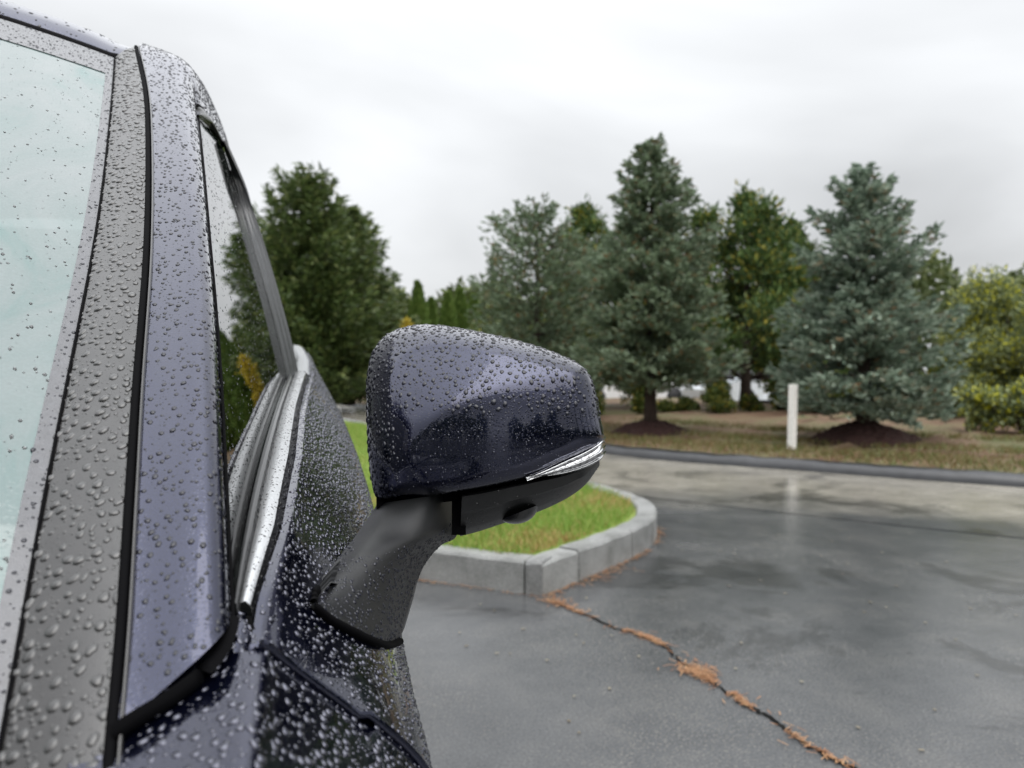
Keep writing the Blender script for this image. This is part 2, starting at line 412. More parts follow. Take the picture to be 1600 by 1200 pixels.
def make_lawn():
    m, t, b = new_mat('lawn'); g = t.nodes.new('ShaderNodeNewGeometry'); pos = g.outputs['Position']
    n1 = noise(t, 1.6, 5, 0.6, vec=pos); n2 = noise(t, 60, 4, 0.7, vec=pos)
    c = ramp(t, n1.outputs[0], [(0.3, (0.15, 0.24, 0.03)), (0.62, (0.21, 0.27, 0.05)), (0.76, (0.26, 0.22, 0.08))])
    c = mixc(t, 0.5, c, ramp(t, n2.outputs[0], [(0.3, (0.4, 0.4, 0.4)), (0.7, (1.2, 1.2, 1.2))]), 'MULTIPLY')
    t.links.new(c, b.inputs['Base Color']); setp(b, Roughness=0.8); bump(t, b, n2.outputs[0], 0.7, 0.02); return m
ctr = np.array((-1.6, 10.2, 0)); inner = outline + 0 * outline
ring = []
for f in (0.985, 0.9, 0.7, 0.4, 0.0):
    r_ = ctr + (outline - ctr) * f; r_[:, 2] = KH - 0.03 + 0.05 * (1 - f); ring.append(r_)
tag(sheet('lawn_island', np.stack(ring, 0), make_lawn(), None, (0, 0, 1)), kind='structure')

def leaf_mat(name, stops, rough=0.55, trans=0.25):
    m, t, b = new_mat(name); g = t.nodes.new('ShaderNodeNewGeometry')
    t.links.new(ramp(t, g.outputs['Random Per Island'], stops), b.inputs['Base Color'])
    setp(b, Roughness=rough); b.inputs['Specular IOR Level'].default_value = 0.35
    if trans:
        out = t.nodes['Material Output']; tl = t.nodes.new('ShaderNodeBsdfTranslucent'); mx = t.nodes.new('ShaderNodeMixShader'); mx.inputs[0].default_value = trans
        t.links.new(b.inputs['Base Color'].links[0].from_socket, tl.inputs[0])
        t.links.new(b.outputs[0], mx.inputs[1]); t.links.new(tl.outputs[0], mx.inputs[2]); t.links.new(mx.outputs[0], out.inputs['Surface'])
    return m
def inside(poly, P):
    x, y = P[:, 0], P[:, 1]; c = np.zeros(len(P), bool); j = len(poly) - 1
    for i in range(len(poly)):
        xi, yi = poly[i, :2]; xj, yj = poly[j, :2]
        c ^= ((yi > y) != (yj > y)) & (x < (xj - xi) * (y - yi) / (yj - yi + 1e-12) + xi); j = i
    return c
def blades(P, h, w, lean=0.5):
    n = len(P); th = rng.uniform(0, 2 * np.pi, n); h = h * rng.uniform(0.5, 1.3, n); w = w * rng.uniform(0.7, 1.3, n)
    dx = np.stack([np.cos(th), np.sin(th), 0 * th], 1) * w[:, None]
    ln = rng.uniform(-lean, lean, (n, 2)) * h[:, None]
    tip = P + np.stack([ln[:, 0], ln[:, 1], h], 1); V = np.stack([P - dx, P + dx, tip], 1).reshape(-1, 3)
    return V, np.arange(3 * n).reshape(-1, 3)
cand = np.column_stack([rng.uniform(-0.6, 2.5, 150000), 3.6 + 11 * rng.random(150000) ** 1.6, np.full(150000, KH - 0.02)])
cpoly = ctr + (outline - ctr) * 0.972
cand = cand[inside(cpoly, cand)][:70000]
tanf = np.array([(1.25, 4.05), (2.15, 5.2), (1.9, 6.3), (0.7, 4.6), (1.2, 7.5), (0.4, 5.6)]); rr0 = np.array([.42, .45, .4, .28, .5, .35])
isdry = (np.linalg.norm(cand[:, None, :2] - tanf[None], axis=2) < rr0[None] * rng.uniform(0.3, 1.15, (len(cand), 1))).any(1) & (rng.random(len(cand)) < 0.75)
dry, cand = cand[isdry], cand[~isdry]
V, Fc = blades(dry, 0.04, 0.005, 0.9)
tag(mobj('dry_lawn_grass', V, Fc, leaf_mat('straw_blade', [(0, (0.20, 0.19, 0.05)), (0.4, (0.36, 0.29, 0.10)), (0.8, (0.42, 0.28, 0.12)), (1, (0.24, 0.30, 0.06))], trans=0.3), smooth=False), 'straw coloured dry patches in the island lawn', 'grass', kind='stuff')
V, Fc = blades(cand, 0.05, 0.004, 0.7)
tag(mobj('lawn_grass', V, Fc, leaf_mat('grass_blade', [(0, (0.12, 0.23, 0.03)), (0.45, (0.19, 0.31, 0.05)), (0.8, (0.27, 0.35, 0.075)), (0.93, (0.38, 0.31, 0.12))], trans=0.35), smooth=False), 'short green lawn grass on the kerbed island', 'grass', kind='stuff')
# sparse dry grass on the verge
Pv = []
for d, n in ((0.35, 3500), (0.9, 5000), (1.8, 5000), (3.0, 3500)):
    i = rng.integers(38, 78, n); base = fk[i] + (fk[i + 1] - fk[i]) * rng.random((n, 1)) - off[i] * (d + rng.uniform(-0.25, 0.6, (n, 1)))
    base[:, 2] = verge_z(d) + 0.01; Pv.append(base)
V, Fc = blades(np.vstack(Pv), 0.06, 0.007, 0.8)
tag(mobj('verge_grass', V, Fc, leaf_mat('dry_blade', [(0, (0.07, 0.11, 0.02)), (0.4, (0.15, 0.15, 0.05)), (0.75, (0.22, 0.17, 0.08)), (1.0, (0.15, 0.07, 0.03))]), smooth=False), 'thin dry grass on the verge below the spruces', 'grass', kind='stuff')

# ---- crack in the asphalt with pine needles washed into it
crack = cr([G(*p) for p in ((858, 937), (905, 957), (962, 982), (1010, 997), (1042, 1012), (1060, 1032), (1092, 1052), (1120, 1072), (1165, 1100), (1215, 1130), (1262, 1165), (1330, 1200), (1420, 1262), (1560, 1370))], 140)
crack[1:-1, :2] += 0.006 * rng.standard_normal((len(crack) - 2, 2))
wd = 0.004 + 0.004 * np.abs(np.sin(np.linspace(0, 17, len(crack))))
nrm = np.gradient(crack, axis=0); nrm = np.column_stack([-nrm[:, 1], nrm[:, 0], 0 * nrm[:, 0]]); nrm /= np.linalg.norm(nrm, axis=1)[:, None]
ck = np.stack([crack - nrm * wd[:, None], crack + nrm * wd[:, None]], 1); ck[:, :, 2] = 0.004
tag(sheet('pavement_crack', ck, make_plain('crack_fill', (0.006, 0.006, 0.006), 0.9, 0.1), None, (0, 0, 1), smooth=False), kind='structure')
def needles(P, L, w):
    n = len(P); th = rng.uniform(0, np.pi, n); L = L * rng.uniform(0.5, 1.2, n)
    d = np.stack([np.cos(th), np.sin(th), rng.uniform(-.03, .05, n)], 1) * L[:, None]; s = np.stack([-np.sin(th), np.cos(th), 0 * th], 1) * w
    V = np.stack([P - d - s, P - d + s, P + d + s, P + d - s], 1).reshape(-1, 3); return V, np.arange(4 * n).reshape(-1, 4)
pts = []
def along(curve, i0, i1, n, spread, lift=0.006):
    i = rng.uniform(i0, i1, n); a = np.floor(i).astype(int); a = np.clip(a, 0, len(curve) - 2); P = curve[a] + (curve[a + 1] - curve[a]) * (i - a)[:, None]
    P = P + np.column_stack([rng.normal(0, spread, n), rng.normal(0, spread, n), 0 * i]); P[:, 2] = lift + rng.uniform(0, 0.004, n); return P
pts.append(along(crack, 0, 139, 90, 0.030)); pts.append(along(crack, 0, 4, 80, 0.035)); pts.append(along(crack, 3, 12, 60, 0.010)); pts.append(along(crack, 24, 40, 110, 0.010))
pts.append(along(crack, 61, 65, 140, 0.030)); pts.append(along(crack, 64, 74, 80, 0.010)); pts.append(along(crack, 80, 88, 60, 0.006)); pts.append(along(crack, 100, 118, 50, 0.006))
rgt = right[:34].copy(); rgt[:, :2] += (rgt[:, :2] - np.array((0.6, 5.2))) / np.linalg.norm(rgt[:, :2] - np.array((0.6, 5.2)), axis=1)[:, None] * 0.02
pts.append(along(rgt, 0, 3, 50, 0.012)); pts.append(along(rgt, 3, 7, 170, 0.045)); pts.append(along(rgt, 7, 14, 80, 0.014)); pts.append(along(rgt, 16, 24, 80, 0.016))
lf = left[::-1].copy(); lf[:, 1] -= 0.02; lf[:, 0] -= 0.02
pts.append(along(lf, 0, 8, 130, 0.008)); pts.append(along(lf, 2, 4, 60, 0.012))
V, Fc = needles(np.vstack(pts), 0.019, 0.0018)
tag(mobj('pine_needle_litter', V, Fc, leaf_mat('rusty_needle', [(0, (0.12, 0.052, 0.022)), (0.5, (0.25, 0.115, 0.05)), (1, (0.34, 0.21, 0.11))], trans=0), smooth=False), 'rust coloured pine needles washed into the pavement crack and along the kerb', 'pine needles', kind='stuff')
# sand bar and a few leaf scraps / pebbles
n = 130; P = np.column_stack([rng.uniform(0.2, 4.5, n), rng.uniform(1.4, 6.5, n), np.full(n, 0.005)]); ok = ~inside(outline, P)
V, Fc = needles(P[ok], 0.008, 0.005)
tag(mobj('leaf_scraps', V, Fc, leaf_mat('pale_scrap', [(0, (0.10, 0.08, 0.05)), (1, (0.22, 0.20, 0.15))], trans=0), smooth=False), 'tiny pale leaf scraps scattered on the wet pavement', 'leaf litter', kind='stuff')

# ------------------------------------------------------------------ the navy car
CARX = -0.83                                  # centre line of the car
car = tag(empty('parked_car', (CARX, 1.1, 0)), 'dark navy car covered in rain drops, filling the left of the view', 'car')
car_o = np.array((CARX, 1.1, 0))
def cpart(name, V, Fc, mat, parent=car, smooth=True):
    return mobj(name, np.asarray(V, float) - car_o, Fc, mat, parent, smooth)
def csheet(name, Gp, mat, d=None, parent=car, thick=0.0, smooth=True):
    return sheet(name, np.asarray(Gp) - car_o, mat, parent, d, thick, smooth)
def mirror_x(o, name=None):
    """the same panel on the car's other side"""
    me = o.data.copy(); co = np.empty(len(me.vertices) * 3, np.float32); me.vertices.foreach_get('co', co); co[0::3] *= -1
    me.vertices.foreach_set('co', co); me.flip_normals(); me.update()
    c = bpy.data.objects.new(name or o.name.split('.')[0], me)
    for md in o.modifiers:
        if md.type == 'SOLIDIFY':
            k = c.modifiers.new('s', 'SOLIDIFY'); k.thickness = md.thickness; k.offset = md.offset
            e_ = c.modifiers.new('e', 'EDGE_SPLIT'); e_.split_angle = R(50)
    return link(c, o.parent)
def dpil(y): return 1.0 / (0.87 + 0.001704 * (y - 70))

# --- pillar curves (bottom -> top)
SEp = [(166, 1290), (172, 1190), (190, 980), (204, 760), (214, 600), (229, 400), (232, 250), (228, 150), (213, 76)]
SE = cr([at(x, y, dpil(y)) for x, y in SEp], 60)
WEp = [(-24, 1290), (0, 1180), (32, 1000), (71, 780), (110, 580), (145, 400), (164, 270), (176, 150), (180, 92)]
WE = cr([at(x, y, dpil(y) + 0.006) for x, y in WEp], 60)
GLp = [(360, 965, .452), (357, 900, .490), (353, 810, .545), (348, 700, .605), (343, 600, .668), (335, 483, .745), (327, 390, .825), (314, 250, .945), (302, 160, 1.045)]
def glass_pt(px, py):
    """where the door glass stands: gently curved, leaning in, straight along the car"""
    def g_(d):
        X, Y, Z = at(px, py, d); hh = Z - (0.954 + (Y - 0.482) * 0.1262)
        return X - (-0.0468 + (Y - 0.482) * 0.0035 - 0.20 * hh - 0.17 * hh * hh)
    a, b = 0.30, 2.4
    for _ in range(50):
        m = 0.5 * (a + b)
        if g_(m) > 0: a = m
        else: b = m
    return at(px, py, a)
GLq = [(x, y) for x, y, _ in GLp]
GL3 = [glass_pt(x, y) for x, y in GLq]
GL = cr(GL3, 60)

# --- one-piece body side frame: A pillar running into the roof rail
low0 = at(180, 1145, dpil(1145) - 0.003)
railA = [(-0.260, 1.31, 1.624), (-0.266, 1.40, 1.650), (-0.270, 1.52, 1.680), (-0.28, 1.8, 1.695), (-0.305, 2.4, 1.685), (-0.34, 2.95, 1.62)]
railB = [(-0.161, 1.20, 1.494), (-0.162, 1.32, 1.515), (-0.164, 1.50, 1.535), (-0.168, 1.8, 1.552), (-0.20, 2.4, 1.545), (-0.24, 2.95, 1.49)]
pA = cr([low0] + [at(x, y, dpil(y)) for x, y in SEp[2:]], 46); pB = cr(GL3, 46)
colA = np.vstack([pA, cr([pA[-1]] + railA, 31)[1:]]); colB = np.vstack([pB, cr([pB[-1]] + railB, 31)[1:]])
ncol = 13; fr = []
for i in range(len(colA)):
    A, B = colA[i], colB[i]; f = min(1, max(0, (i - 30) / 24.0)); f = f * f * (3 - 2 * f)
    row = []
    out = np.array((0.62, -0.62, 0.48)) * (1 - f) + np.array((0.80, -0.15, 0.60)) * f; out /= np.linalg.norm(out)
    for u in np.linspace(0, 1, ncol):
        bul = (0.020 + 0.012 * f) * math.sin(math.pi * u ** (1.5 - 0.45 * f))
        row.append(A + (B - A) * u + out * bul)
    fr.append(row)
fr = np.array(fr)
# smooth the handover between pillar and rail
for k in range(10):
    fr[38:58] = 0.5 * fr[38:58] + 0.25 * (fr[37:57] + fr[39:59])
side_frame = csheet('pillar_and_roof_rail', fr, PAINT, (1, -.4, .6), thick=0.004)
# round the bottom of the pillar: black seal under it
seal_b = cr([at(172, 1150, .366), at(215, 1122, .376), at(262, 1094, .388), at(305, 1062, .402), at(335, 1030, .418), at(352, 1000, .434), at(361, 966, .452)], 24)
def ribbon(name, C, wvec, mat, parent=car, h=0.003, up=(0, 0, 1)):
    """raised rubber / metal bead along a curve: half round section"""
    C = np.asarray(C); wv = np.asarray(wvec, float); rows = []
    for i in range(len(C)):
        t = C[min(i + 1, len(C) - 1)] - C[max(i - 1, 0)]; t /= np.linalg.norm(t)
        W = wv[i] if wv.ndim == 2 else wv
        nn = np.cross(t, W); nn /= np.linalg.norm(nn) + 1e-9
        if nn.dot(np.array((0.3, -0.8, 0.5))) < 0: nn = -nn
        rows.append([C[i] + W * a + nn * b for a, b in ((-1, -h), (-0.95, 0), (-0.6, h * 0.8), (0, h), (0.6, h * 0.8), (0.95, 0), (1, -h))])
    o = csheet(name, np.array(rows), mat, None, parent); flip_to(o, (0.3, -0.8, 0.5)); return o
ribbon('pillar_seal', seal_b, np.array((0.002, -0.004, 0.003)), RUBBER, h=0.004)

# --- trim strip between pillar and windshield
ts = []
for i in range(60):
    row = []
    for u in np.linspace(0, 1, 9):
        P = WE[i] + (SE[i] - WE[i]) * u; P = P + np.array((0.1, -0.75, 0.65)) * (0.0045 * math.sin(math.pi * u) + 0.002)
        row.append(P)
    ts.append(row)
strip = csheet('windshield_trim', np.array(ts), TRIMGREY, (0, -.7, .7), thick=0.004)
ribbon('trim_seal', SE + np.array((0, -.002, .002)), np.array((0.0030, 0, 0)), RUBBER, h=0.0025)
ribbon('trim_seal', SE + np.array((0.0042, -.001, .003)), np.array((0.0012, 0, 0)), TRIMGREY, h=0.002)
ribbon('glass_edge_seal', WE + np.array((0, -.0015, .0015)), np.array((0.0014, 0, 0)), RUBBER, h=0.0015)

# --- windshield: swept from its edge across the car
WW = 2 * (-CARX) - 0.0
def wsurf(i, s):
    E = WE[i]; f = i / 59.0; half = -(CARX - E[0]); q = s * half      # s in 0..2 over the full width
    u = q; n_ = u - u * u / (2 * half)
    return E + np.array((-q, -(0.34 - 0.12 * f) * n_ * 0.9, (0.05 + 0.20 * f) * n_))
SS = np.concatenate([[0, .005, .011, .018, .036], np.linspace(0.07, 2.0, 40)])
wg = np.array([[wsurf(i, s) for s in SS] for i in range(60)])
wind = csheet('windshield', wg[:, 3:], WINDSHIELD, (0, -.7, .7))
csheet('windshield_band', wg[:, :4] + np.array((0, -.0006, .0006)), FRIT, (0, -.7, .7), wind)
frow = int(60 * 0.93)
csheet('windshield_band', wg[frow:, 3:] + np.array((0, -.0008, .0008)), FRIT, (0, -.7, .7), wind)

# --- roof panel
top = wg[-1]
rf = []
for j, (dy, dz) in enumerate([(0.012, 0.002), (0.025, 0.022), (0.06, 0.040), (0.16, 0.060), (0.4, 0.082), (0.9, 0.085), (1.4, 0.05), (1.75, 0.0)]):
    row = []
    for k, s in enumerate(np.linspace(0, 1, 40)):
        x = -0.255 + s * 2 * (CARX + 0.255); e = 1 - (2 * s - 1) ** 2
        base_y = np.interp(x, top[::-1, 0], top[::-1, 1]); base_z = np.interp(x, top[::-1, 0], top[::-1, 2])
        row.append((x, base_y + dy, base_z + dz * (0.75 + 0.25 * min(1, e * 4)) + 0.020 * min(1, dy * 8)))
    rf.append(row)
roof = csheet('roof', np.array(rf), PAINT, (0, 0, 1), thick=0.02)
ribbon('roof_front_seal', np.array(rf)[0] + np.array((0, -.004, .002)), np.array((0, 0.005, 0.006)), RUBBER, h=0.002)
ribbon('roof_ditch', colA[56:] + np.array((-0.008, 0, -0.010)), np.array((0.006, 0, 0)), RUBBER, h=0.002)

# --- front door glass
BEp = cr([(345, 219, 0), (371, 298, 0), (399, 396, 0), (424, 488, 0), (438, 545, 0), (448, 590, 0)], 40)[:, :2]
GEp = cr([(309, 183, 0), (316, 250, 0), (328, 390, 0), (336, 483, 0), (344, 600, 0), (349, 700, 0), (354, 810, 0), (358, 900, 0), (361, 962, 0)], 40)[:, :2]
gg = []
for i in range(40):
    t = i / 39.0; row = []
    mid = (1 - t) * np.array((326.5, 199.0)) + t * np.array((396.0, 757.0)) + 0.5 * ((GEp[i] - GEp[0] - (GEp[-1] - GEp[0]) * t) + (BEp[i] - BEp[0] - (BEp[-1] - BEp[0]) * t))
    for s in np.linspace(0, 1, 26):
        a, b, e = 2 * (s - .5) * (s - 1), -4 * s * (s - 1), 2 * s * (s - .5)
        row.append(glass_pt(*(GEp[i] * a + mid * b + BEp[i] * e)))
    gg.append(row)
gg = np.array(gg); GE = gg[:, 0]; BE = gg[:, -1]
door = empty('front_door', (0, 0, 0), car)
door_glass = csheet('window_glass', gg, SIDEGLASS, (1, 0, .2), door)
sill = gg[-1]
ribbon('window_front_seal', GE + np.array((.001, -.003, 0)), np.array((0.0008, -0.0015, 0)), RUBBER, door, 0.0012)
topE = gg[0]
gapE = cr([colB[44], colB[50], colB[55], colB[60], (-0.1645, 1.56, 1.539)], 26)
csheet('window_top_frame', np.stack([gapE * (1 - u) + topE * u + np.array((0.006 * math.sin(math.pi * u), 0, 0.003 * math.sin(math.pi * u))) for u in np.linspace(0, 1, 6)], 0), TRIMGREY, (1, 0, .5), door)
ribbon('window_top_seal', topE, np.array((0.002, -0.001, 0.004)), RUBBER, door, 0.003)
ribbon('door_top_gap', gapE, np.array((0.001, 0, 0.003)), RUBBER, door, 0.0015)
# B pillar cover with its vertical flutes
BR = np.array([atY(350, 221, 1.535), atY(384, 298, 1.545), atY(416, 392, 1.56), atY(443, 486, 1.575), atY(458, 545, 1.585), atY(468, 594, 1.595)]); BR = cr(BR, 40)
bp = []
for i in range(40):
    row = []
    for u in np.linspace(0, 1, 19):
        w = 0.0016 * math.cos(u * 6 * math.pi)
        row.append(BE[i] + (BR[i] - BE[i]) * u + np.array((w * .5, -w, 0)))
    bp.append(row)
PILLARTRIM = make_plain('satin_pillar_cover', (0.055, 0.057, 0.060), 0.35, 0.8, 0.15, 50)
csheet('pillar_cover', np.array(bp), PILLARTRIM, (.5, -.8, 0), door, 0.004)

# --- lower body: sections along the car
def Xs(Y): return np.interp(Y, sill_Y, sill_X)
sill_Y, sill_X, sill_Z = sill[:, 1], sill[:, 0], sill[:, 2]
def zs(Y):
    if Y <= sill_Y[0]: return float(np.interp(Y, [-1.1, -0.85, -0.4, 0.1, 0.3, 0.40, sill_Y[0]], [0.70, 0.77, 0.84, 0.885, 0.912, 0.930, sill_Z[0] - .006]))
    if Y <= sill_Y[-1]: return float(np.interp(Y, sill_Y, sill_Z))
    return float(np.interp(Y, [sill_Y[-1], 2.2, 2.7, 3.0, 3.3], [sill_Z[-1], 1.14, 1.19, 1.20, 1.17]))
def xi(Y):
    if Y <= 1.6: return float(np.interp(Y, [sill_Y[0], .8, 1.1, 1.6], [Xs(sill_Y[0]), Xs(.8), Xs(1.1), -0.036])) + float(np.interp(Y, [sill_Y[0], .6, .8], [0.013, 0.026, 0.034]))
    return float(np.interp(Y, [1.6, 2.2, 2.7, 3.1, 3.3], [-0.002, -0.004, -0.03, -0.09, -0.25]))
def xmax(Y): return float(np.interp(Y, [-1.1, -0.8, -0.4, 0.3, 0.9, 1.8, 2.5, 2.9, 3.3], [-0.28, -0.05, 0.06, 0.088, 0.094, 0.099, 0.105, 0.07, -0.12]))
def kk(Y): return float(np.interp(Y, [0.3, 0.48, 0.66, 1.2, 2.0, 2.6, 3.2], [0.74, 0.84, 1.0, 0.92, 1.15, 1.55, 1.5]))
SEC = [(0.0, 0.0), (0.06, -0.002), (0.14, -0.018), (0.30, -0.044), (0.48, -0.072), (0.66, -0.102), (0.80, -0.128), (0.91, -0.157), (0.97, -0.19), (1.0, -0.235)]
SECc = cr([(f, z, 0) for f, z in SEC], 34)
def section(Y):
    z0, x0, xm, k = zs(Y), xi(Y), xmax(Y), kk(Y)
    pts = [(x0 - 0.004, z0 - 0.02), (x0 - 0.002, z0 - 0.006)] + [(x0 + (xm - x0) * f, z0 + z * k) for f, z, _ in SECc]
    zb = pts[-1][1]
    for f, dx in ((0.25, -0.004), (0.5, -0.012), (0.75, -0.008), (1.0, -0.03)): pts.append((xm + dx, zb + (0.36 - zb) * f))
    pts += [(xm - 0.045, 0.30), (xm - 0.10, 0.23), (xm - 0.3, 0.21)]
    return [np.array((x, Y, z)) for x, z in pts]
def panel(name, ys, parent=car, mat=PAINT, thick=0.0):
    return csheet(name, np.array([section(y) for y in ys]), mat, (1, 0, .3), parent, thick)
D0, D1, D2 = 0.470, 1.625, 2.46
def door_front(k, n): return 0
# front door skin: its leading edge bows forward as it falls
ysd = np.linspace(D0, D1 - 0.003, 60)
secs = np.array([section(y) for y in ysd])
lead = np.interp(np.arange(secs.shape[1]), [0, 6, 14, 22, 30, 42], [0.0, 0.004, 0.02, 0.035, 0.045, 0.05])
for j in range(secs.shape[1]):
    y_new = (D0 - 0.012 + lead[j]) + (ysd - D0) * (D1 - 0.003 - (D0 - 0.012 + lead[j])) / (D1 - 0.003 - D0)
    for i, y in enumerate(y_new): secs[i, j] = section(y)[j]
door_skin = csheet('door_skin', secs, PAINT, (1, 0, .3), door, 0.006)
edge = secs[0]
ribbon('door_edge', secs[0][1:34] + np.array((.0005, -.0015, .001)), np.array((0.0012, -0.0018, 0.0012)), PAINT, door, 0.0022)
# belt moulding between glass and door skin
bm_rows = []
for Y in np.linspace(sill_Y[0] + .004, 1.60, 50):
    x0, z0 = float(np.interp(Y, sill_Y, sill_X)), zs(Y); x1 = xi(Y)
    q = (x1 - x0) / 0.034
    bm_rows.append([(x0 + a * q, Y, z0 + b) for a, b in ((-.001, -.004), (.002, .004), (.007, .0055), (.0085, -.002), (.0105, -.002), (.012, .005), (.020, .006), (.027, .003), (.031, -.006), (.036, -.01))])
csheet('belt_moulding', np.array(bm_rows)[:, 4:8], WETRUBBER, (0, 0, 1), door)
csheet('belt_seal', np.array(bm_rows)[:, 7:], GLOSSBLACK, (0, 0, 1), door)
csheet('window_weatherstrip', np.array(bm_rows)[:, :5], GLOSSBLACK, (0, 0, 1), door)
rb = []
for Y in np.linspace(1.60, 2.9, 30):
    x0, z0, x1 = xi(Y) - .034, zs(Y), xi(Y)
    rb.append([(x0 - .001, Y, z0 - .004), (x0 + .002, Y, z0 + .004), (x0 + .012, Y, z0 + .006), (x0 + .024, Y, z0 + .005), (x1 - .003, Y, z0 - .004), (x1 + .003, Y, z0 - .01)])
csheet('rear_belt_moulding', np.array(rb), WETRUBBER, (0, 0, 1))
# rear door and quarter
rear_door = panel('rear_door_skin', np.linspace(D1 + 0.003, D2 - .003, 22))
quarter = panel('rear_quarter_panel', np.linspace(D2 + .003, 3.3, 22))
HANDLE = box('door_handle', (0, 0, 0), (0.022, 0.20, 0.024), PAINT, door, bev=0.008, smooth=True); HANDLE.location = Vector((xmax(1.42) + 0.012 - CARX, 1.42 - 1.1, 0.80))
# greenhouse behind the B pillar
rg = []
for Y in np.linspace(1.60, 2.9, 16):
    f = (Y - 1.6) / 1.3; zb = zs(Y) + .004; xb = xi(Y) - 0.034
    zt = float(np.interp(Y, [1.6, 2.4, 2.9], [1.535, 1.525, 1.47])); xt = float(np.interp(Y, [1.6, 2.4, 2.9], [-0.166, -0.205, -0.245]))
    rg.append([(xb + (xt - xb) * (u * .75 + .25 * u * u), Y, zb + (zt - zb) * u) for u in np.linspace(0, 1, 8)])
rear_glass = csheet('rear_side_glass', np.array(rg), SIDEGLASS, (1, 0, .2))
# front fender (wing) and bonnet
ysf = np.linspace(-1.02, D0 - 0.0143, 40); fsec = []
for Y in ysf:
    s = section(Y)
    f = np.clip((Y - 0.0) / 0.4, 0, 1)
    x_in = float(np.interp(Y, [-1.1, -.6, 0.1, 0.36, 0.42, D0], [-0.42, -0.30, -0.20, -0.13, -0.095, -0.062])); z_in = s[2][2] + float(np.interp(Y, [-1, 0, .25, .36, D0], [.03, .015, -.010, -.020, .002]))
    x_b = s[2][0]
    pre = [np.array((x_in + (x_b - x_in) * u, Y, z_in + (s[2][2] - z_in) * u ** 1.6)) for u in (0, .2, .4, .6, .8)]
    fsec.append(pre + s[2:])
fsec = np.array(fsec)
lead2 = np.interp(np.arange(fsec.shape[1]), [0, 5, 9, 17, 25, 33, 45], [0, 0, 0.004, 0.02, 0.035, 0.045, 0.05])
for j in range(fsec.shape[1]):
    sh = lead2[j] * np.clip((ysf - 0.2) / (ysf[-1] - 0.2), 0, 1)
    for i in range(len(ysf)):
        if j >= 5: fsec[i, j] = section(ysf[i] + sh[i])[j - 3]
        else: fsec[i, j, 1] += sh[i]
fender = csheet('front_fender', fsec, PAINT, (1, 0, .5), thick=0.004)
# fender corner that runs up between the pillar and the door
cl = cr([at(367, 962, .462), at(355, 1004, .440), at(332, 1040, .424), at(300, 1070, .408), at(255, 1104, .393), at(205, 1135, .380)], 16)
cr_ = cr([at(385, 958, .466), at(399, 985, .458), at(407, 1030, .446), at(411, 1075, .436), at(413, 1130, .424), at(405, 1210, .408)], 16)
cg = np.array([[cl[i] + (cr_[i] - cl[i]) * u + np.array((0, -.004, .006)) * math.sin(math.pi * u) * (0.4 + i / 12) for u in np.linspace(0, 1, 10)] for i in range(16)])
corner = csheet('fender_corner', cg, PAINT, (0, -.5, 1), thick=0.003)
wedge = np.array([[at(x, y, d) for x in (xa, (xa + xb) / 2, xb)] for xa, xb, y, d in ((384, 392, 962, .460), (388, 401, 990, .452), (392, 407, 1030, .440), (398, 411, 1075, .429), (405, 413, 1110, .420))])
csheet('fender_rubber_wedge', wedge, RUBBER, (0, -.5, 1))
ns = 24; bon = []
for i, Y in enumerate(ysf[:34]):
    a = fsec[i, 0]; row = []
    for u in np.linspace(0.006, 1.994, ns):
        x = a[0] + u * (CARX - a[0]); e = 1 - (1 - u) ** 2
        yy = Y if Y < 0 else Y - 0.12 * e * Y / 0.3
        row.append((x, yy, a[2] + 0.05 * e + 0.003))
    bon.append(row)
bonnet = csheet('bonnet', np.array(bon), PAINT, (0, 0, 1), thick=0.01)
box('cowl', (0, 0.33 - 1.1, 0.86), (1.36, 0.30, 0.06), BLACKPLASTIC, car, bev=0.01)
# ends of the car
def endcap(name, Y, dY, mat):
    s = np.array(section(Y))[2:]; rows = []
    for k, (f, q) in enumerate(((0, 1.0), (0.6, .98), (1.0, .90), (1.0, .6), (1.0, 0.0))):
        r_ = s.copy(); r_[:, 0] = CARX + (s[:, 0] - CARX) * q; r_[:, 1] = Y + dY * f; rows.append(r_)
    o = csheet(name, np.array(rows), mat, (0, dY, 0)); mirror_x(o); return o
endcap('front_bumper', -1.02, -0.12, PAINT); endcap('rear_bumper', 3.3, 0.10, PAINT)
tail = np.array([[(CARX + (x - CARX) * q, y, z) for q in np.linspace(1, -1, 15)] for x, y, z in ((-0.25, 3.3, 1.15), (-0.33, 3.2, 1.25), (-0.36, 3.0, 1.5), (-0.34, 2.95, 1.60))])
csheet('tailgate_glass', tail, SIDEGLASS, (0, 1, 0))
for o in (side_frame, strip, door_skin, rear_door, quarter, rear_glass, fender, door_glass): mirror_x(o)
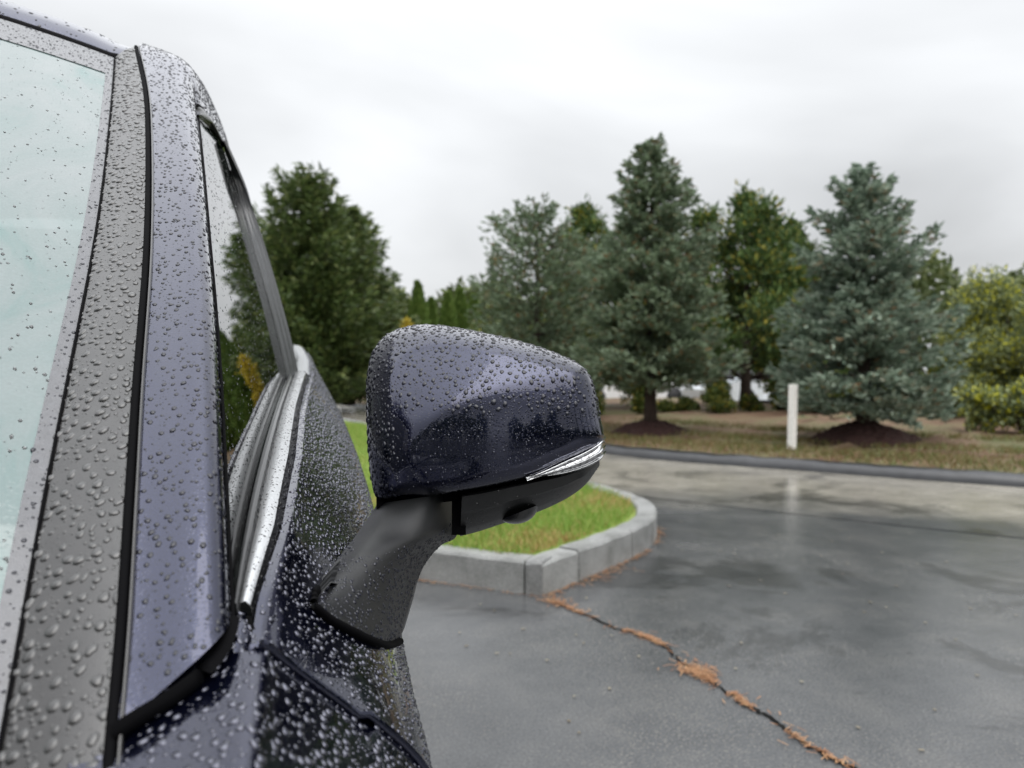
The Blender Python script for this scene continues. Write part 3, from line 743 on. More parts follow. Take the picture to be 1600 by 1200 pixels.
# wheels
def wheel(x, y, sx):
    prof = [(0.20, .0), (0.215, .10), (0.30, .115), (0.335, .10), (0.345, .05), (0.345, -.05), (0.335, -.10), (0.30, -.115), (0.2, -.11)]
    V = []; n = 40
    for a, b in prof:
        for j in range(n):
            th = 2 * math.pi * j / n; V.append((x + sx * b, y + a * math.cos(th), 0.345 + a * math.sin(th)))
    w = cpart('wheel', V, grid_faces(len(prof), n, True), TYRE); recalc(w)
    V, Fc = [], []
    for k in range(5):
        th = 2 * math.pi * k / 5; c, s = math.cos(th), math.sin(th); b0 = len(V)
        for r0, hw in ((0.02, .04), (0.21, .05)):
            for dx in (0.07, 0.09):
                for sg in (-1, 1): V.append((x + sx * dx, y + c * r0 - s * hw * sg, .345 + s * r0 + c * hw * sg))
        Fc += [(b0 + a, b0 + b, b0 + c_, b0 + d) for a, b, c_, d in ((0, 1, 3, 2), (4, 6, 7, 5), (0, 4, 5, 1), (2, 3, 7, 6), (0, 2, 6, 4), (1, 5, 7, 3))]
    r_ = mobj('rim', np.array(V) - car_o, Fc, CHROME, w, False); recalc(r_)
for y in (-0.22, 2.45):
    wheel(0.0, y, 1); wheel(2 * CARX, y, -1)
# interior
box('dashboard', (0, 0.62 - 1.1, 0.80), (1.42, 0.42, 0.22), DARKIN, car, bev=0.05, smooth=True)
box('cabin_floor', (0, 1.6 - 1.1, 0.36), (1.45, 2.6, 0.12), DARKIN, car)
for sx in (0.38, -0.38):
    st = empty('seat', (sx, 1.35 - 1.1, 0.42), car)
    box('seat_cushion', (0, -0.05, 0.12), (0.48, 0.50, 0.16), DARKIN, st, bev=0.06, smooth=True)
    b_ = box('seat_back', (0, 0.26, 0.46), (0.46, 0.14, 0.62), DARKIN, st, bev=0.06, smooth=True); b_.rotation_euler = (R(-12), 0, 0)
    box('head_restraint', (0, 0.42, 0.86), (0.26, 0.10, 0.17), DARKIN, st, bev=0.045, smooth=True)
box('rear_seat', (0, 2.25 - 1.1, 0.72), (1.3, 0.2, 0.6), DARKIN, car, bev=0.06, smooth=True)
th = np.linspace(0, 2 * np.pi, 33); swc = np.array((0.38, 0.88 - 1.1, 0.93))
ring_ = np.stack([swc[0] + 0.18 * np.cos(th), swc[1] + 0.07 * np.sin(th), swc[2] + 0.165 * np.sin(th)], 1)
tube('steering_wheel', ring_, [0.014] * 33, DARKIN, car)

# ------------------------------------------------------------------ door mirror
mir = empty('side_mirror', (0, 0, 0), car)
OUT = [(573, 640), (573, 595), (580, 555), (598, 528), (622, 514), (660, 507), (705, 511), (760, 521), (815, 534), (862, 549), (900, 566), (919, 582), (931, 612), (938, 650), (943, 690), (918, 707), (880, 724), (840, 742), (800, 752), (745, 763), (690, 772), (645, 778), (604, 781), (587, 774), (580, 750), (576, 715), (574, 680)]
NO = 160
Oc = cr([(x, y, 0) for x, y in OUT] + [(573, 640, 0)], NO + 1)[:-1, :2]
cre = cr([(600, 840, 0), (611, 775, 0), (626, 716, 0), (655, 668, 0), (700, 632, 0), (765, 608, 0), (850, 589, 0), (912, 574, 0), (985, 552, 0)], 80)[:, :2]
Cm = np.array((745.0, 655.0))
def crease_dist(P):
    """distance above / left of the crease line, in pixels of the photograph"""
    d2 = ((P[:, None, :] - cre[None]) ** 2).sum(2); k = d2.argmin(1); k = np.clip(k, 1, len(cre) - 2)
    t = cre[k + 1] - cre[k - 1]; t /= np.linalg.norm(t, axis=1)[:, None]; v = P - cre[k]
    return -(t[:, 0] * v[:, 1] - t[:, 1] * v[:, 0])
mm = 0.73 / FPX
rr = np.concatenate([np.linspace(0.0, 0.8, 26), 0.8 + 0.2 * np.sin(np.linspace(0, math.pi / 2, 22))[1:]])
rows = []; DD = []; PP = []
for r_ in rr:
    P = Cm + (Oc - Cm) * r_
    face = 0.700 + ((P[:, 1] - 700) * mm) ** 2 / (2 * 0.34) + ((P[:, 0] - 690) * mm) ** 2 / (2 * 0.42)
    cd = crease_dist(P) * mm; k = 0.0016
    sp = np.where(cd / k > 30, cd, k * np.log1p(np.exp(np.clip(cd / k, -30, 30))))
    d = face + 0.62 * sp + 2.0 * sp ** 2
    q = np.clip((r_ - 0.80) / 0.20, 0, 1)
    # rounding radius of the edge: softer at the inner (left) side, tight along the bottom seam
    ang = np.arctan2(-(Oc[:, 1] - Cm[1]), Oc[:, 0] - Cm[0])
    rad = 0.020 + 0.014 * np.clip(-np.cos(ang), 0, 1) ** 2 + 0.012 * np.clip(np.sin(ang), 0, 1) - 0.010 * np.clip(-np.sin(ang), 0, 1) ** 2
    d = d + rad * (1 - np.sqrt(np.clip(1 - q ** 2, 0, 1)))
    DD.append(d); PP.append(P)
DD = np.array(DD)
for _ in range(10):
    sm = 0.5 * DD + 0.25 * (np.roll(DD, 1, 1) + np.roll(DD, -1, 1))
    wv = np.clip((rr - 0.45) / 0.3, 0, 1)[:, None]; DD = DD * (1 - wv) + sm * wv
for _ in range(3): DD[1:-1] = 0.5 * DD[1:-1] + 0.25 * (DD[:-2] + DD[2:])
for P, d in zip(PP, DD): rows.append(np.array([at(P[i, 0], P[i, 1], d[i]) for i in range(NO)]))
# shell goes back to the mirror rim
rim = rows[-1]
fwd = np.array((SN, CS, 0)); cen = rim.mean(0)
for t_, s_ in ((0.012, 0.998), (0.035, 0.99), (0.06, 0.975)):
    b_ = cen + (rim - cen) * s_; dep = (b_ @ fwd); tgt = 0.80 + t_ * 0.6
    rows.append(b_ + fwd[None] * np.maximum(t_ * 0.5, (tgt - dep) * t_ / 0.06)[:, None])
rows = np.array(rows)
cover = mobj('mirror_cover', (rows.reshape(-1, 3)) - car_o, grid_faces(len(rows), NO, True), PAINT, mir); flip_to(cover, (0, -1, .3))
back = rows[-1]
inn = [back, cen + fwd * (back @ fwd - cen @ fwd).mean() + (back - back.mean(0)) * 0.93]
bz = mobj('mirror_bezel', np.vstack(inn) - car_o, grid_faces(2, NO, True), BLACKPLASTIC, mir)
gl_ = inn[1] - fwd * 0.008
MIRGLASS = make_plain('mirror_silver', (0.8, 0.82, 0.83), 0.02, metal=1.0)
mobj('mirror_glass', np.vstack([gl_, [gl_.mean(0)]]) - car_o, [(i, (i + 1) % NO, NO) for i in range(NO)], MIRGLASS, mir)
# black lower shell
tu = cr([(722, 771, 0), (760, 765, 0), (800, 757, 0), (840, 749, 0), (880, 741, 0), (912, 730, 0), (936, 716, 0)], 40)
tl = cr([(719, 838, 0), (752, 829, 0), (800, 813, 0), (845, 798, 0), (885, 779, 0), (915, 757, 0), (937, 727, 0)], 40)
dd = [(0.0, .752), (0.02, .726), (0.08, .721), (0.45, .722), (0.52, .727), (0.60, .731), (0.85, .75), (1.0, .775), (0.95, .85)]
low = np.array([[at(*(tu[i, :2] + (tl[i, :2] - tu[i, :2]) * v), d + 0.020 * (i / 39) ** 2 + 0.035 * max(0, (i - 30) / 9) ** 2) for v, d in dd] for i in range(40)])
lower = csheet('mirror_lower_shell', low, BLACKPLASTIC, (0, -1, -.3), mir, 0.002)
# dark seam filler behind the joints
SEAM = RUBBER
sf = np.array([[at(588 + (938 - 588) * u, np.interp(588 + 350 * u, [588, 716, 800, 880, 938], [783, 768, 754, 735, 705]) + v, 0.738 + 0.04 * u * u) for v in (-14, 0, 14)] for u in np.linspace(0, 1, 40)])
csheet('mirror_seam', sf, SEAM, (0, -1, 0), mir)
csheet('mirror_seam', np.array([[at(x, y, .745) for x in (706, 716, 728)] for y in np.linspace(766, 836, 8)]), SEAM, (0, -1, 0), mir)
# turn signal lens
su = cr([(823, 747, 0), (850, 736, 0), (885, 720, 0), (915, 706, 0), (936, 693, 0), (945, 683, 0)], 36)
sl = cr([(823, 750, 0), (850, 745, 0), (885, 740, 0), (915, 731, 0), (936, 720, 0), (946, 708, 0)], 36)
def cover_depth(px, py):
    P = np.array([[px, py]]); face = 0.700 + ((py - 700) * mm) ** 2 / .68 + ((px - 690) * mm) ** 2 / .84; return face
sg = []
for i in range(36):
    u = i / 35.0; row = []
    for v in np.linspace(0, 1, 9):
        p = su[i, :2] + (sl[i, :2] - su[i, :2]) * v
        d = cover_depth(*p) + 0.003 + 0.045 * max(0, (u - 0.80) / 0.2) ** 2 + 0.010 * (1 - math.sin(math.pi * (0.08 + 0.84 * v)))
        row.append(at(p[0], p[1], d))
    sg.append(row)
def make_signal():
    m, t, b = new_mat('signal_lens')
    setp(b, Base_Color=(0.62, 0.63, 0.64, 1), Roughness=0.10, Metallic=0.75, Coat_Weight=1.0, Coat_Roughness=0.02)
    n = noise(t, 260, 3, 0.6); bump(t, b, n.outputs[0], 0.25, 0.001)
    t.links.new(ramp(t, n.outputs[0], [(0.35, (0.10, 0.10, 0.105)), (0.65, (0.55, 0.56, 0.57))]), b.inputs['Base Color'])
    return m
lens = csheet('turn_signal', np.array(sg), make_signal(), (0, -1, 0), mir, 0.002)
# bright rim line of the lens
ribbon('lens_rim', np.array([r_[0] for r_ in sg]) + np.array((0, -.002, 0)), np.array((0.0002, 0, 0.0008)), CHROME, mir, 0.0008)
for q, w_ in ((4, .00025), (7, .00035)):
    ribbon('lens_rib', np.array([r_[q] for r_ in sg][8:]) + np.array((0, -.001, 0)), np.array((0.0001, 0, w_)), CHROME, mir, 0.0008)
# camera pod
pod = []
for t_ in np.linspace(0, 1, 12):
    px = 785 + 56 * t_; w = math.sin(math.pi * min(1, max(0.0, t_) * 0.98 + 0.01)) ** 0.45
    row = []
    for v in np.linspace(0, math.pi, 11):
        row.append(at(px, 811 - 22 * t_ + w * (12 + 12 * t_) * math.sin(v), .762 - 0.026 * math.cos(v) * w))
    pod.append(row)
csheet('mirror_camera', np.array(pod), GLOSSBLACK, (0, -1, -.5), mir)
# mounting arm
aL = cr([(590, 787, 0), (576, 808, 0), (556, 837, 0), (533, 866, 0), (508, 900, 0), (493, 925, 0), (490, 942, 0)], 40)[:, :2]
aR = cr([(714, 769, 0), (715, 800, 0), (713, 838, 0), (688, 853, 0), (664, 882, 0), (647, 920, 0), (636, 960, 0), (624, 1000, 0)], 40)[:, :2]
foot = cr([(490, 942, 0), (512, 962, 0), (545, 981, 0), (580, 998, 0), (606, 1006, 0), (624, 1000, 0)], 21)[:, :2]
def door_depth(px, py):
    for d in np.arange(0.42, 0.90, 0.004):
        X, Y, Z = at(px, py, d); s_ = section(Y)[2:36]; xs_ = [p[0] for p in s_]; zs_ = [p[2] for p in s_]
        if xs_[0] <= X <= xs_[-1] and Z <= np.interp(X, xs_, zs_): return d
    return 0.90
fd = np.array([door_depth(*p) for p in foot]); fd = np.minimum(fd, 0.67); fd = np.convolve(np.pad(fd, 2, mode='edge'), np.ones(5) / 5, 'valid')
ld = np.array([door_depth(*(p + np.array((-4, 2)))) for p in aL]); ld = np.minimum(ld, 0.74)
am = []
for i in range(40):
    t_ = i / 39.0; row = []; w1 = t_ ** 1.15
    for k, u in enumerate(np.linspace(0, 1, 21)):
        p = aL[i] + (aR[i] - aL[i]) * u
        if t_ > 0.5:
            w = ((t_ - .5) / .5) ** 1.6; p = p + w * (foot[k] - (aL[-1] + (aR[-1] - aL[-1]) * u))
        base = 0.722 * (1 - w1) + (fd[k] - 0.012) * w1
        ed = 0.05 * (1 - w1) * max(0, (0.22 - u) / 0.22) ** 2.2 + 0.075 * (1 - 0.55 * w1) * max(0, (u - 0.55) / 0.45) ** 2.4
        ar_ = -0.016 * math.sin(math.pi * min(1, u * 1.15)) * math.sin(math.pi * min(1, t_ * .9 + .1)) ** .5
        row.append(at(p[0], p[1], min(base + ed + ar_, ld[i] + 0.004 + 1.2 * u)))
    am.append(row)
am = np.array(am)
back_am = am + fwd * np.linspace(0.05, 0.05, 40)[:, None, None]
arm = csheet('mirror_arm', am, BLACKPLASTIC, (0, -1, 0), mir, 0.003)
csheet('mirror_arm_back', np.stack([am[:, 0], am[:, 0] + fwd * .05, am[:, 10] + fwd * .11, am[:, 20] + fwd * .035, am[:, 20]], 1), BLACKPLASTIC, (0, 1, 0), mir)
ribbon('mirror_foot_gasket', am[-1] + np.array((0, -.001, -.001)), np.array((0.0, -0.001, -0.0035)), RUBBER, mir, 0.004)
ribbon('mirror_foot_gasket', am[31:, 0], np.array((-0.003, 0, 0)), RUBBER, mir, 0.003)

# ------------------------------------------------------------------ rain drops standing on the car
def drops(name, objs, n, rmin, rmax, mat, power=2.5, flat=0.42, keep=None, sag=0.35, parent=car, seg=8, minsep=1.05, tri_fac=1.0):
    """beads scattered over the given panels: every drop is its own little dome"""
    tv, tw = [], []
    for o in objs:
        me = o.data; me.calc_loop_triangles()
        co = np.empty(len(me.vertices) * 3); me.vertices.foreach_get('co', co); co = co.reshape(-1, 3) + car_o
        tr = np.empty(len(me.loop_triangles) * 3, np.int32); me.loop_triangles.foreach_get('vertices', tr); tr = tr.reshape(-1, 3)
        T = co[tr]; tv.append(T)
    T = np.concatenate(tv); c = T.mean(1)
    if keep is not None: T = T[keep(c)]
    nr = np.cross(T[:, 1] - T[:, 0], T[:, 2] - T[:, 0]); ar = np.linalg.norm(nr, axis=1) + 1e-12; nr /= ar[:, None]
    m = int(n * 1.6); idx = rng.choice(len(T), m, p=ar / ar.sum()); u, v = rng.random(m), rng.random(m); s = u + v > 1; u[s] = 1 - u[s]; v[s] = 1 - v[s]
    P = T[idx, 0] + (T[idx, 1] - T[idx, 0]) * u[:, None] + (T[idx, 2] - T[idx, 0]) * v[:, None]; N = nr[idx]
    rad = rmin + (rmax - rmin) * rng.random(m) ** power
    o_ = np.argsort(-rad); P, N, rad = P[o_], N[o_], rad[o_]
    cell = rmax * 2.2; gridd = {}; sel = []
    for i in range(m):
        k = tuple((P[i] // cell).astype(int)); okk = True
        for a in (-1, 0, 1):
            for b in (-1, 0, 1):
                for c_ in (-1, 0, 1):
                    for j in gridd.get((k[0] + a, k[1] + b, k[2] + c_), ()):
                        dv = P[i] - P[j]
                        if dv @ dv < (minsep * (rad[i] + rad[j])) ** 2: okk = False; break
                    if not okk: break
                if not okk: break
            if not okk: break
        if okk:
            gridd.setdefault(k, []).append(i); sel.append(i)
            if len(sel) >= n: break
    P, N, rad = P[sel], N[sel], rad[sel]; n = len(P)
    dn = np.array((0, 0, -1.0)) - N * (N @ np.array((0, 0, -1.0)))[:, None]; ln = np.linalg.norm(dn, axis=1); tilt = ln.copy()
    dn = dn / np.maximum(ln, 1e-6)[:, None]; sd = np.cross(N, dn)
    prof = [(1.0, -0.06), (0.92, 0.38), (0.56, 0.86)]; K = len(prof)
    th = np.linspace(0, 2 * np.pi, seg, endpoint=False)
    wob = 1 + 0.13 * rng.standard_normal((n, 1)) * np.cos(2 * th + rng.uniform(0, 6.28, (n, 1))) + 0.09 * rng.standard_normal((n, 1)) * np.cos(3 * th + rng.uniform(0, 6.28, (n, 1)))
    el = 1 + sag * tilt * rng.uniform(0.0, 1.0, n) * np.clip(rad / rmax * 1.6, .3, 1); hgt = flat * rad * rng.uniform(0.8, 1.25, n)
    V = np.empty((n, seg * K + 1, 3))
    for q, (r_, h) in enumerate(prof):
        a = (np.cos(th)[None] * wob * r_) * rad[:, None]; b = (np.sin(th)[None] * wob * r_) * (rad * el)[:, None]
        slump = (0.16 * h * rad * tilt)[:, None]
        V[:, q * seg:(q + 1) * seg] = P[:, None] + sd[:, None] * a[..., None] + dn[:, None] * (b + slump)[..., None] + N[:, None] * (h * hgt)[:, None, None]
    V[:, -1] = P + N * hgt[:, None] + dn * (0.16 * rad * tilt)[:, None]
    f = []
    for q in range(K - 1):
        for j in range(seg):
            a, b = q * seg + j, q * seg + (j + 1) % seg; f += [(a, b, b + seg), (a, b + seg, a + seg)]
    for j in range(seg): f.append(((K - 1) * seg + j, (K - 1) * seg + (j + 1) % seg, K * seg))
    f = np.array(f); Fc = (f[None] + (np.arange(n) * (seg * K + 1))[:, None, None]).reshape(-1, 3)
    o = mobj(name, V.reshape(-1, 3) - car_o, Fc, mat, parent); o['kind'] = 'stuff'
    # winding: make the domes face outward
    p0 = o.data.polygons[0]
    if p0.normal.dot(Vector(N[0])) < -0.2 or o.data.polygons[len(f) - 1].normal.dot(Vector(N[0])) < 0: o.data.flip_normals()
    return o
front = lambda c: (c[:, 1] > 0.30)
frame_vis = lambda c: (c[:, 1] > 0.3) & (c[:, 1] < 2.2)
drops('raindrops_on_pillar', [side_frame], 9800, 0.0003, 0.0023, W_DARK, 3.0, flat=0.40, keep=frame_vis, seg=6)
drops('raindrops_on_trim', [strip], 3200, 0.0004, 0.0036, W_BLACK, 3.0, keep=front, sag=0.4, flat=0.36)
drops('raindrops_on_mirror', [cover], 6200, 0.0003, 0.0026, W_DARK, 4.0, flat=0.40, seg=7, keep=lambda c: (c[:, 2] > 1.062 + 0.05 * (0.16 - c[:, 0])) | (c[:, 0] < 0.078))
drops('raindrops_on_mirror_face', [cover], 1300, 0.00025, 0.0008, W_NAVY, 2.4, flat=0.5, seg=6, keep=lambda c: (c[:, 2] <= 1.062 + 0.05 * (0.16 - c[:, 0])) & (c[:, 0] > 0.07))
drops('raindrops_on_mirror_arm', [arm], 1100, 0.0003, 0.0018, W_DARK, 2.2, keep=lambda c: (c[:, 2] < 0.95), flat=0.4)
drops('raindrops_on_mirror_shell', [lower, lens], 110, 0.0003, 0.0010, W_BLACK, 2)
drops('raindrops_on_door', [door_skin], 12500, 0.0006, 0.0024, W_NAVY, 2.2, keep=lambda c: (c[:, 2] > 0.78) & (c[:, 1] < 1.62), flat=0.45, seg=6)
drops('raindrops_on_rear_door', [rear_door], 2400, 0.001, 0.003, W_NAVY, 2, keep=lambda c: (c[:, 2] > 0.9), flat=0.4, seg=6)
drops('raindrops_on_fender_corner', [corner], 520, 0.0005, 0.0030, W_NAVY, 2.2, flat=0.4)
drops('raindrops_on_fender', [fender], 2600, 0.0006, 0.0030, W_NAVY, 2.2, keep=lambda c: (c[:, 1] > 0.22) & (c[:, 2] > 0.76), flat=0.4)
drops('raindrops_on_belt', [o for o in door.children if o.name.startswith('belt')], 1500, 0.0003, 0.0012, W_BLACK, 2, seg=6)
drops('raindrops_on_side_glass', [door_glass], 2200, 0.0003, 0.0013, W_CLEAR, 2.6, seg=6)
drops('raindrops_on_roof', [roof], 1300, 0.0005, 0.003, W_DARK, 2.4, keep=lambda c: (c[:, 1] < 1.75) & (c[:, 0] > -0.95), seg=6)
drops('raindrops_on_windshield_band', [o for o in wind.children if o.name.startswith('windshield_band')], 1500, 0.0003, 0.0018, W_DARK, 2.6, keep=lambda c: (c[:, 0] > -0.75), seg=6)
drops('raindrops_on_windshield', [wind], 3000, 0.0003, 0.0016, W_CLEAR, 4.0, keep=lambda c: (c[:, 0] > -0.60), sag=1.2, seg=6)
# ------------------------------------------------------------------ trees and planting
BARK = make_plain('grey_brown_bark', (0.050, 0.036, 0.029), 0.9, 0.3, 0.4, 14, bumpv=0.8, bscale=30)
def tufts(P, D, L, W, k=2, curl=0.0):
    """k crossed kite shaped blades per tuft: P base, D unit direction, L length, W width"""
    n = len(P); Vs, Fs = [], []
    ref = np.where(np.abs(D[:, 2:3]) < 0.9, np.array([[0, 0, 1.0]]), np.array([[1.0, 0, 0]]))
    A = np.cross(D, ref); A /= np.linalg.norm(A, axis=1)[:, None] + 1e-9; B = np.cross(D, A)
    ph = rng.uniform(0, np.pi, n); V = np.empty((n, 4 * k, 3))
    for q in range(k):
        a = ph + q * np.pi / k; S = (A * np.cos(a)[:, None] + B * np.sin(a)[:, None]) * W[:, None]
        M = P + D * (L * 0.45)[:, None]
        V[:, 4 * q] = P; V[:, 4 * q + 1] = M + S; V[:, 4 * q + 2] = P + D * L[:, None]; V[:, 4 * q + 3] = M - S
    f = np.array([[4 * q, 4 * q + 1, 4 * q + 2, 4 * q + 3] for q in range(k)])
    return V.reshape(-1, 3), (f[None] + (np.arange(n) * 4 * k)[:, None, None]).reshape(-1, 4)
def unit(v): return v / (np.linalg.norm(v, axis=-1, keepdims=True) + 1e-9)
def tree_obj(name, label, base, cat='tree', group=None):
    return tag(empty(name, tuple(base)), label, cat, group)
def trunk_of(t, H, r, bend=0.1, extra=()):
    path = np.array([(bend * math.sin(z * 2.1) * z, bend * math.cos(z * 1.7) * z * 0.6, z * H) for z in np.linspace(0, 1, 10)])
    V, Fc = tube_arrays(path, [r * (1.25 if i == 0 else 1) * (1 - 0.93 * i / 9) for i in range(10)], 9)
    V = list(V); Fc = list(Fc)
    for pth, rad in extra:
        v, f = tube_arrays(pth, rad, 5); o = len(V); V += list(v); Fc += [tuple(i + o for i in q) for q in f]
    ob = mobj('trunk', V, Fc, BARK, t); return path
def conifer(t, H, Rr, mat, z0=0.12, gapw=0.24, per=9, shape=0.75, droop=-0.25, upt=0.25, tl=0.125, tw=0.022, dens=1.2, flatp=0.9, seed=0, kblade=2, top_open=0.0, fan=0.42, lmin=0.68, lmax=1.14, scat=0.022, PROF=None):
    g = np.random.default_rng(seed); Ps, Ds = [], []; limbs = []
    z = z0 * H
    while z < H * 0.985:
        f = z / H; Lm = (Rr * float(np.interp(f, [0, .2, .4, .6, .8, .92, 1], PROF)) + 0.03 if PROF is not None else Rr * (1 - f) ** shape + 0.08) * (1 if f > z0 + 0.06 else 0.85) * g.uniform(0.86, 1.1)
        nb = max(4, int(per * (1 - 0.45 * f))); a0 = g.uniform(0, 6.28)
        for b in range(nb):
            a = a0 + 6.283 * b / nb + g.normal(0, 0.18); L = Lm * g.uniform(lmin, lmax)
            e0 = droop * (1 - f) + 0.5 * f ** 2 + g.normal(0, 0.08) + top_open * f
            h = np.array((math.cos(a), math.sin(a), 0)); s = np.array((-math.sin(a), math.cos(a), 0)); zz = z + g.normal(0, gapw * 0.25)
            m = max(4, int(L / 0.055 * dens)); q = np.linspace(0.10, 1, m)
            axis = h[None] * (q * L)[:, None] + np.array((0, 0, 1))[None] * (q * L * e0 + upt * L * q ** 3 * 0.6)[:, None]
            axis[:, 2] += zz
            if L > 0.5: limbs.append((np.vstack([[0, 0, zz], axis[m // 2], axis[-2]]), [0.022 * (1 - f) + .008, .010, .004]))
            # side twigs in a flat fan
            for side in (-1, 1):
                wl = L * fan * np.sin(np.pi * np.clip(q * 0.86 + 0.08, 0, 1)) * g.uniform(0.65, 1.2, m)
                for fr_ in (0.22, 0.5, 0.78, 1.0):
                    off_ = (s[None] * side * 0.85 + h[None] * 0.55) * (wl * fr_)[:, None]
                    P = axis + off_ + g.normal(0, scat, (m, 3)); P[:, 2] += -0.30 * wl * fr_ + g.normal(0, 0.03, m) * (1.2 - flatp)
                    D = unit(s[None] * side * 0.6 + h[None] * 0.8 + np.array((0, 0, 0.30))[None] + g.normal(0, 0.38, (m, 3)))
                    Ps.append(P); Ds.append(D)
            Ps.append(axis + g.normal(0, 0.015, (m, 3))); Ds.append(unit(h[None] + np.array((0, 0, .35))[None] + g.normal(0, .3, (m, 3))))
        z += gapw * (1 - 0.45 * f) * g.uniform(0.8, 1.2)
    # leader
    m = 26; zz = np.linspace(H * 0.93, H * 1.0, m); Ps.append(np.stack([0 * zz, 0 * zz, zz], 1)); Ds.append(unit(np.stack([g.normal(0, .5, m), g.normal(0, .5, m), np.full(m, .9)], 1)))
    P, D = np.concatenate(Ps), np.concatenate(Ds); n = len(P)
    V, Fc = tufts(P, D, tl * g.uniform(0.6, 1.25, n), tw * g.uniform(0.7, 1.3, n), kblade)
    crown = mobj('crown', V, Fc, mat, t, smooth=False)
    return limbs
def clump_tree(t, H, lobes, mat, tl=0.10, tw=0.03, per=260, seed=0, up=0.5, k=2, trunkr=0.10, shell=0.45, stems=None):
    """crown of many needle or leaf clumps gathered round limb ends; lobes: (x, y, z, rx, rz)"""
    g = np.random.default_rng(seed); Ps, Ds = [], []; limbs = []
    for (x, y, z, rx, rz) in lobes:
        c = np.array((x, y, z)); nk = max(12, int(per * rx * 0.30))
        d = unit(g.normal(0, 1, (nk, 3))); rad = g.random(nk) ** shell
        C = c + d * rad[:, None] * np.array((rx, rx, rz))
        for cc, dd in zip(C, d):
            m = 14; v = unit(g.normal(0, 1, (m, 3)) + dd * 0.6 + np.array((0, 0, up))); s = g.uniform(0.7, 1.3)
            Ps.append(cc + v * 0.02 + g.normal(0, 0.05 * s * (tl / .1), (m, 3))); Ds.append(v)
        p0 = np.array((x * 0.12, y * 0.12, max(0.15 * H, z - max(0.5, rz) - 0.25 * math.hypot(x, y))))
        limbs.append((np.array([p0, 0.55 * p0 + 0.45 * c + np.array((0, 0, -.05)), c]), [trunkr * 0.38, trunkr * .22, trunkr * .08]))
    P, D = np.concatenate(Ps), np.concatenate(Ds); n = len(P)
    V, Fc = tufts(P, D, tl * g.uniform(0.6, 1.3, n), tw * g.uniform(0.6, 1.3, n), k)
    mobj('crown', V, Fc, mat, t, smooth=False)
    return limbs

BLUE = leaf_mat('blue_spruce_needle', [(0, (0.113, 0.162, 0.119)), (0.35, (0.195, 0.258, 0.194)), (0.7, (0.320, 0.394, 0.312)), (0.93, (0.432, 0.500, 0.412)), (0.97, (0.228, 0.133, 0.063))], 0.6, 0.22)
BLUE2 = leaf_mat('old_spruce_needle', [(0, (0.093, 0.133, 0.078)), (0.35, (0.159, 0.210, 0.126)), (0.7, (0.252, 0.320, 0.217)), (0.9, (0.336, 0.419, 0.315)), (0.94, (0.223, 0.144, 0.066))], 0.6, 0.22)
PINE = leaf_mat('pine_needle', [(0, (0.032, 0.051, 0.016)), (0.4, (0.063, 0.099, 0.029)), (0.8, (0.112, 0.153, 0.048)), (1, (0.168, 0.191, 0.064))], 0.5, 0.25)
PINE2 = leaf_mat('yellowing_pine_needle', [(0, (0.043, 0.078, 0.026)), (0.5, (0.085, 0.149, 0.047)), (0.86, (0.149, 0.219, 0.066)), (0.93, (0.383, 0.327, 0.044))], 0.5, 0.25)
ARBOR = leaf_mat('arborvitae_spray', [(0, (0.055, 0.104, 0.018)), (0.6, (0.104, 0.171, 0.034)), (1, (0.159, 0.220, 0.049))], 0.6, 0.15)
SHRUB = leaf_mat('shrub_leaf', [(0, (0.043, 0.073, 0.018)), (0.5, (0.091, 0.134, 0.032)), (0.85, (0.159, 0.195, 0.049)), (0.93, (0.390, 0.293, 0.037))], 0.5, 0.3)
WILLOW = leaf_mat('grey_willow_leaf', [(0, (0.122, 0.156, 0.073)), (0.5, (0.212, 0.257, 0.122)), (0.74, (0.308, 0.344, 0.162)), (0.82, (0.500, 0.492, 0.031))], 0.5, 0.3)
GOLD = leaf_mat('golden_leaf', [(0, (0.366, 0.268, 0.037)), (0.5, (0.500, 0.378, 0.037)), (1, (0.366, 0.342, 0.061))], 0.5, 0.3)

def place(px, d, z=None):
    p = at(px, 583, d); x, y = p[0], p[1]; return np.array((x, y, verge_at(x, y) if z is None else z))
def hgt(py, d): return CAM_H + (HOR - py) * d / FPX

# --- the two blue spruces on their mulch mounds, by the road
MULCH = make_plain('dark_red_mulch', (0.030, 0.013, 0.011), 0.85, 0.3, 0.5, 40, bumpv=0.9, bscale=60)
def mound(px, d, rad, h, label):
    b = place(px, d); rows = []; n = 44; g = np.random.default_rng(int(px))
    jag = 1 + 0.06 * np.sin(np.arange(n) * 0.9 + g.uniform(0, 6)) + 0.03 * g.standard_normal(n)
    for f in np.linspace(1, 0.02, 16):
        th = np.arange(n) * 2 * np.pi / n; r_ = rad * f * (1 + (jag - 1) * f)
        z = h * (1 - f ** 1.7) * np.ones(n) - (0.06 if f == 1 else 0.0) + 0.014 * g.standard_normal(n)
        rows.append(np.stack([r_ * np.cos(th), r_ * np.sin(th), z], 1))
    o = mobj('mulch_mound', np.array(rows).reshape(-1, 3), grid_faces(16, n, True), MULCH, None, False, tuple(b)); recalc(o)
    tag(o, label, 'mulch', 'mulch mounds round the spruces'); return b
b1 = mound(1016, 12.0, 0.62, 0.20, 'low round mulch mound under the spruce beside the mirror')
b2 = mound(1350, 10.3, 0.72, 0.26, 'wide dark mulch mound under the spruce right of the white post')
t = tree_obj('spruce_tree', 'tall narrow spruce, grey green with brown lower boughs, left of the white post', b1, group='spruces on the verge')
H = hgt(222, 12.0) - b1[2]
limbs = conifer(t, H, 1.36, BLUE2, PROF=(.9, 1, .80, .60, .36, .17, .03), z0=0.20, gapw=0.29, per=12, shape=0.60, droop=-0.16, seed=3, flatp=1.1, lmin=.6, lmax=1.2)
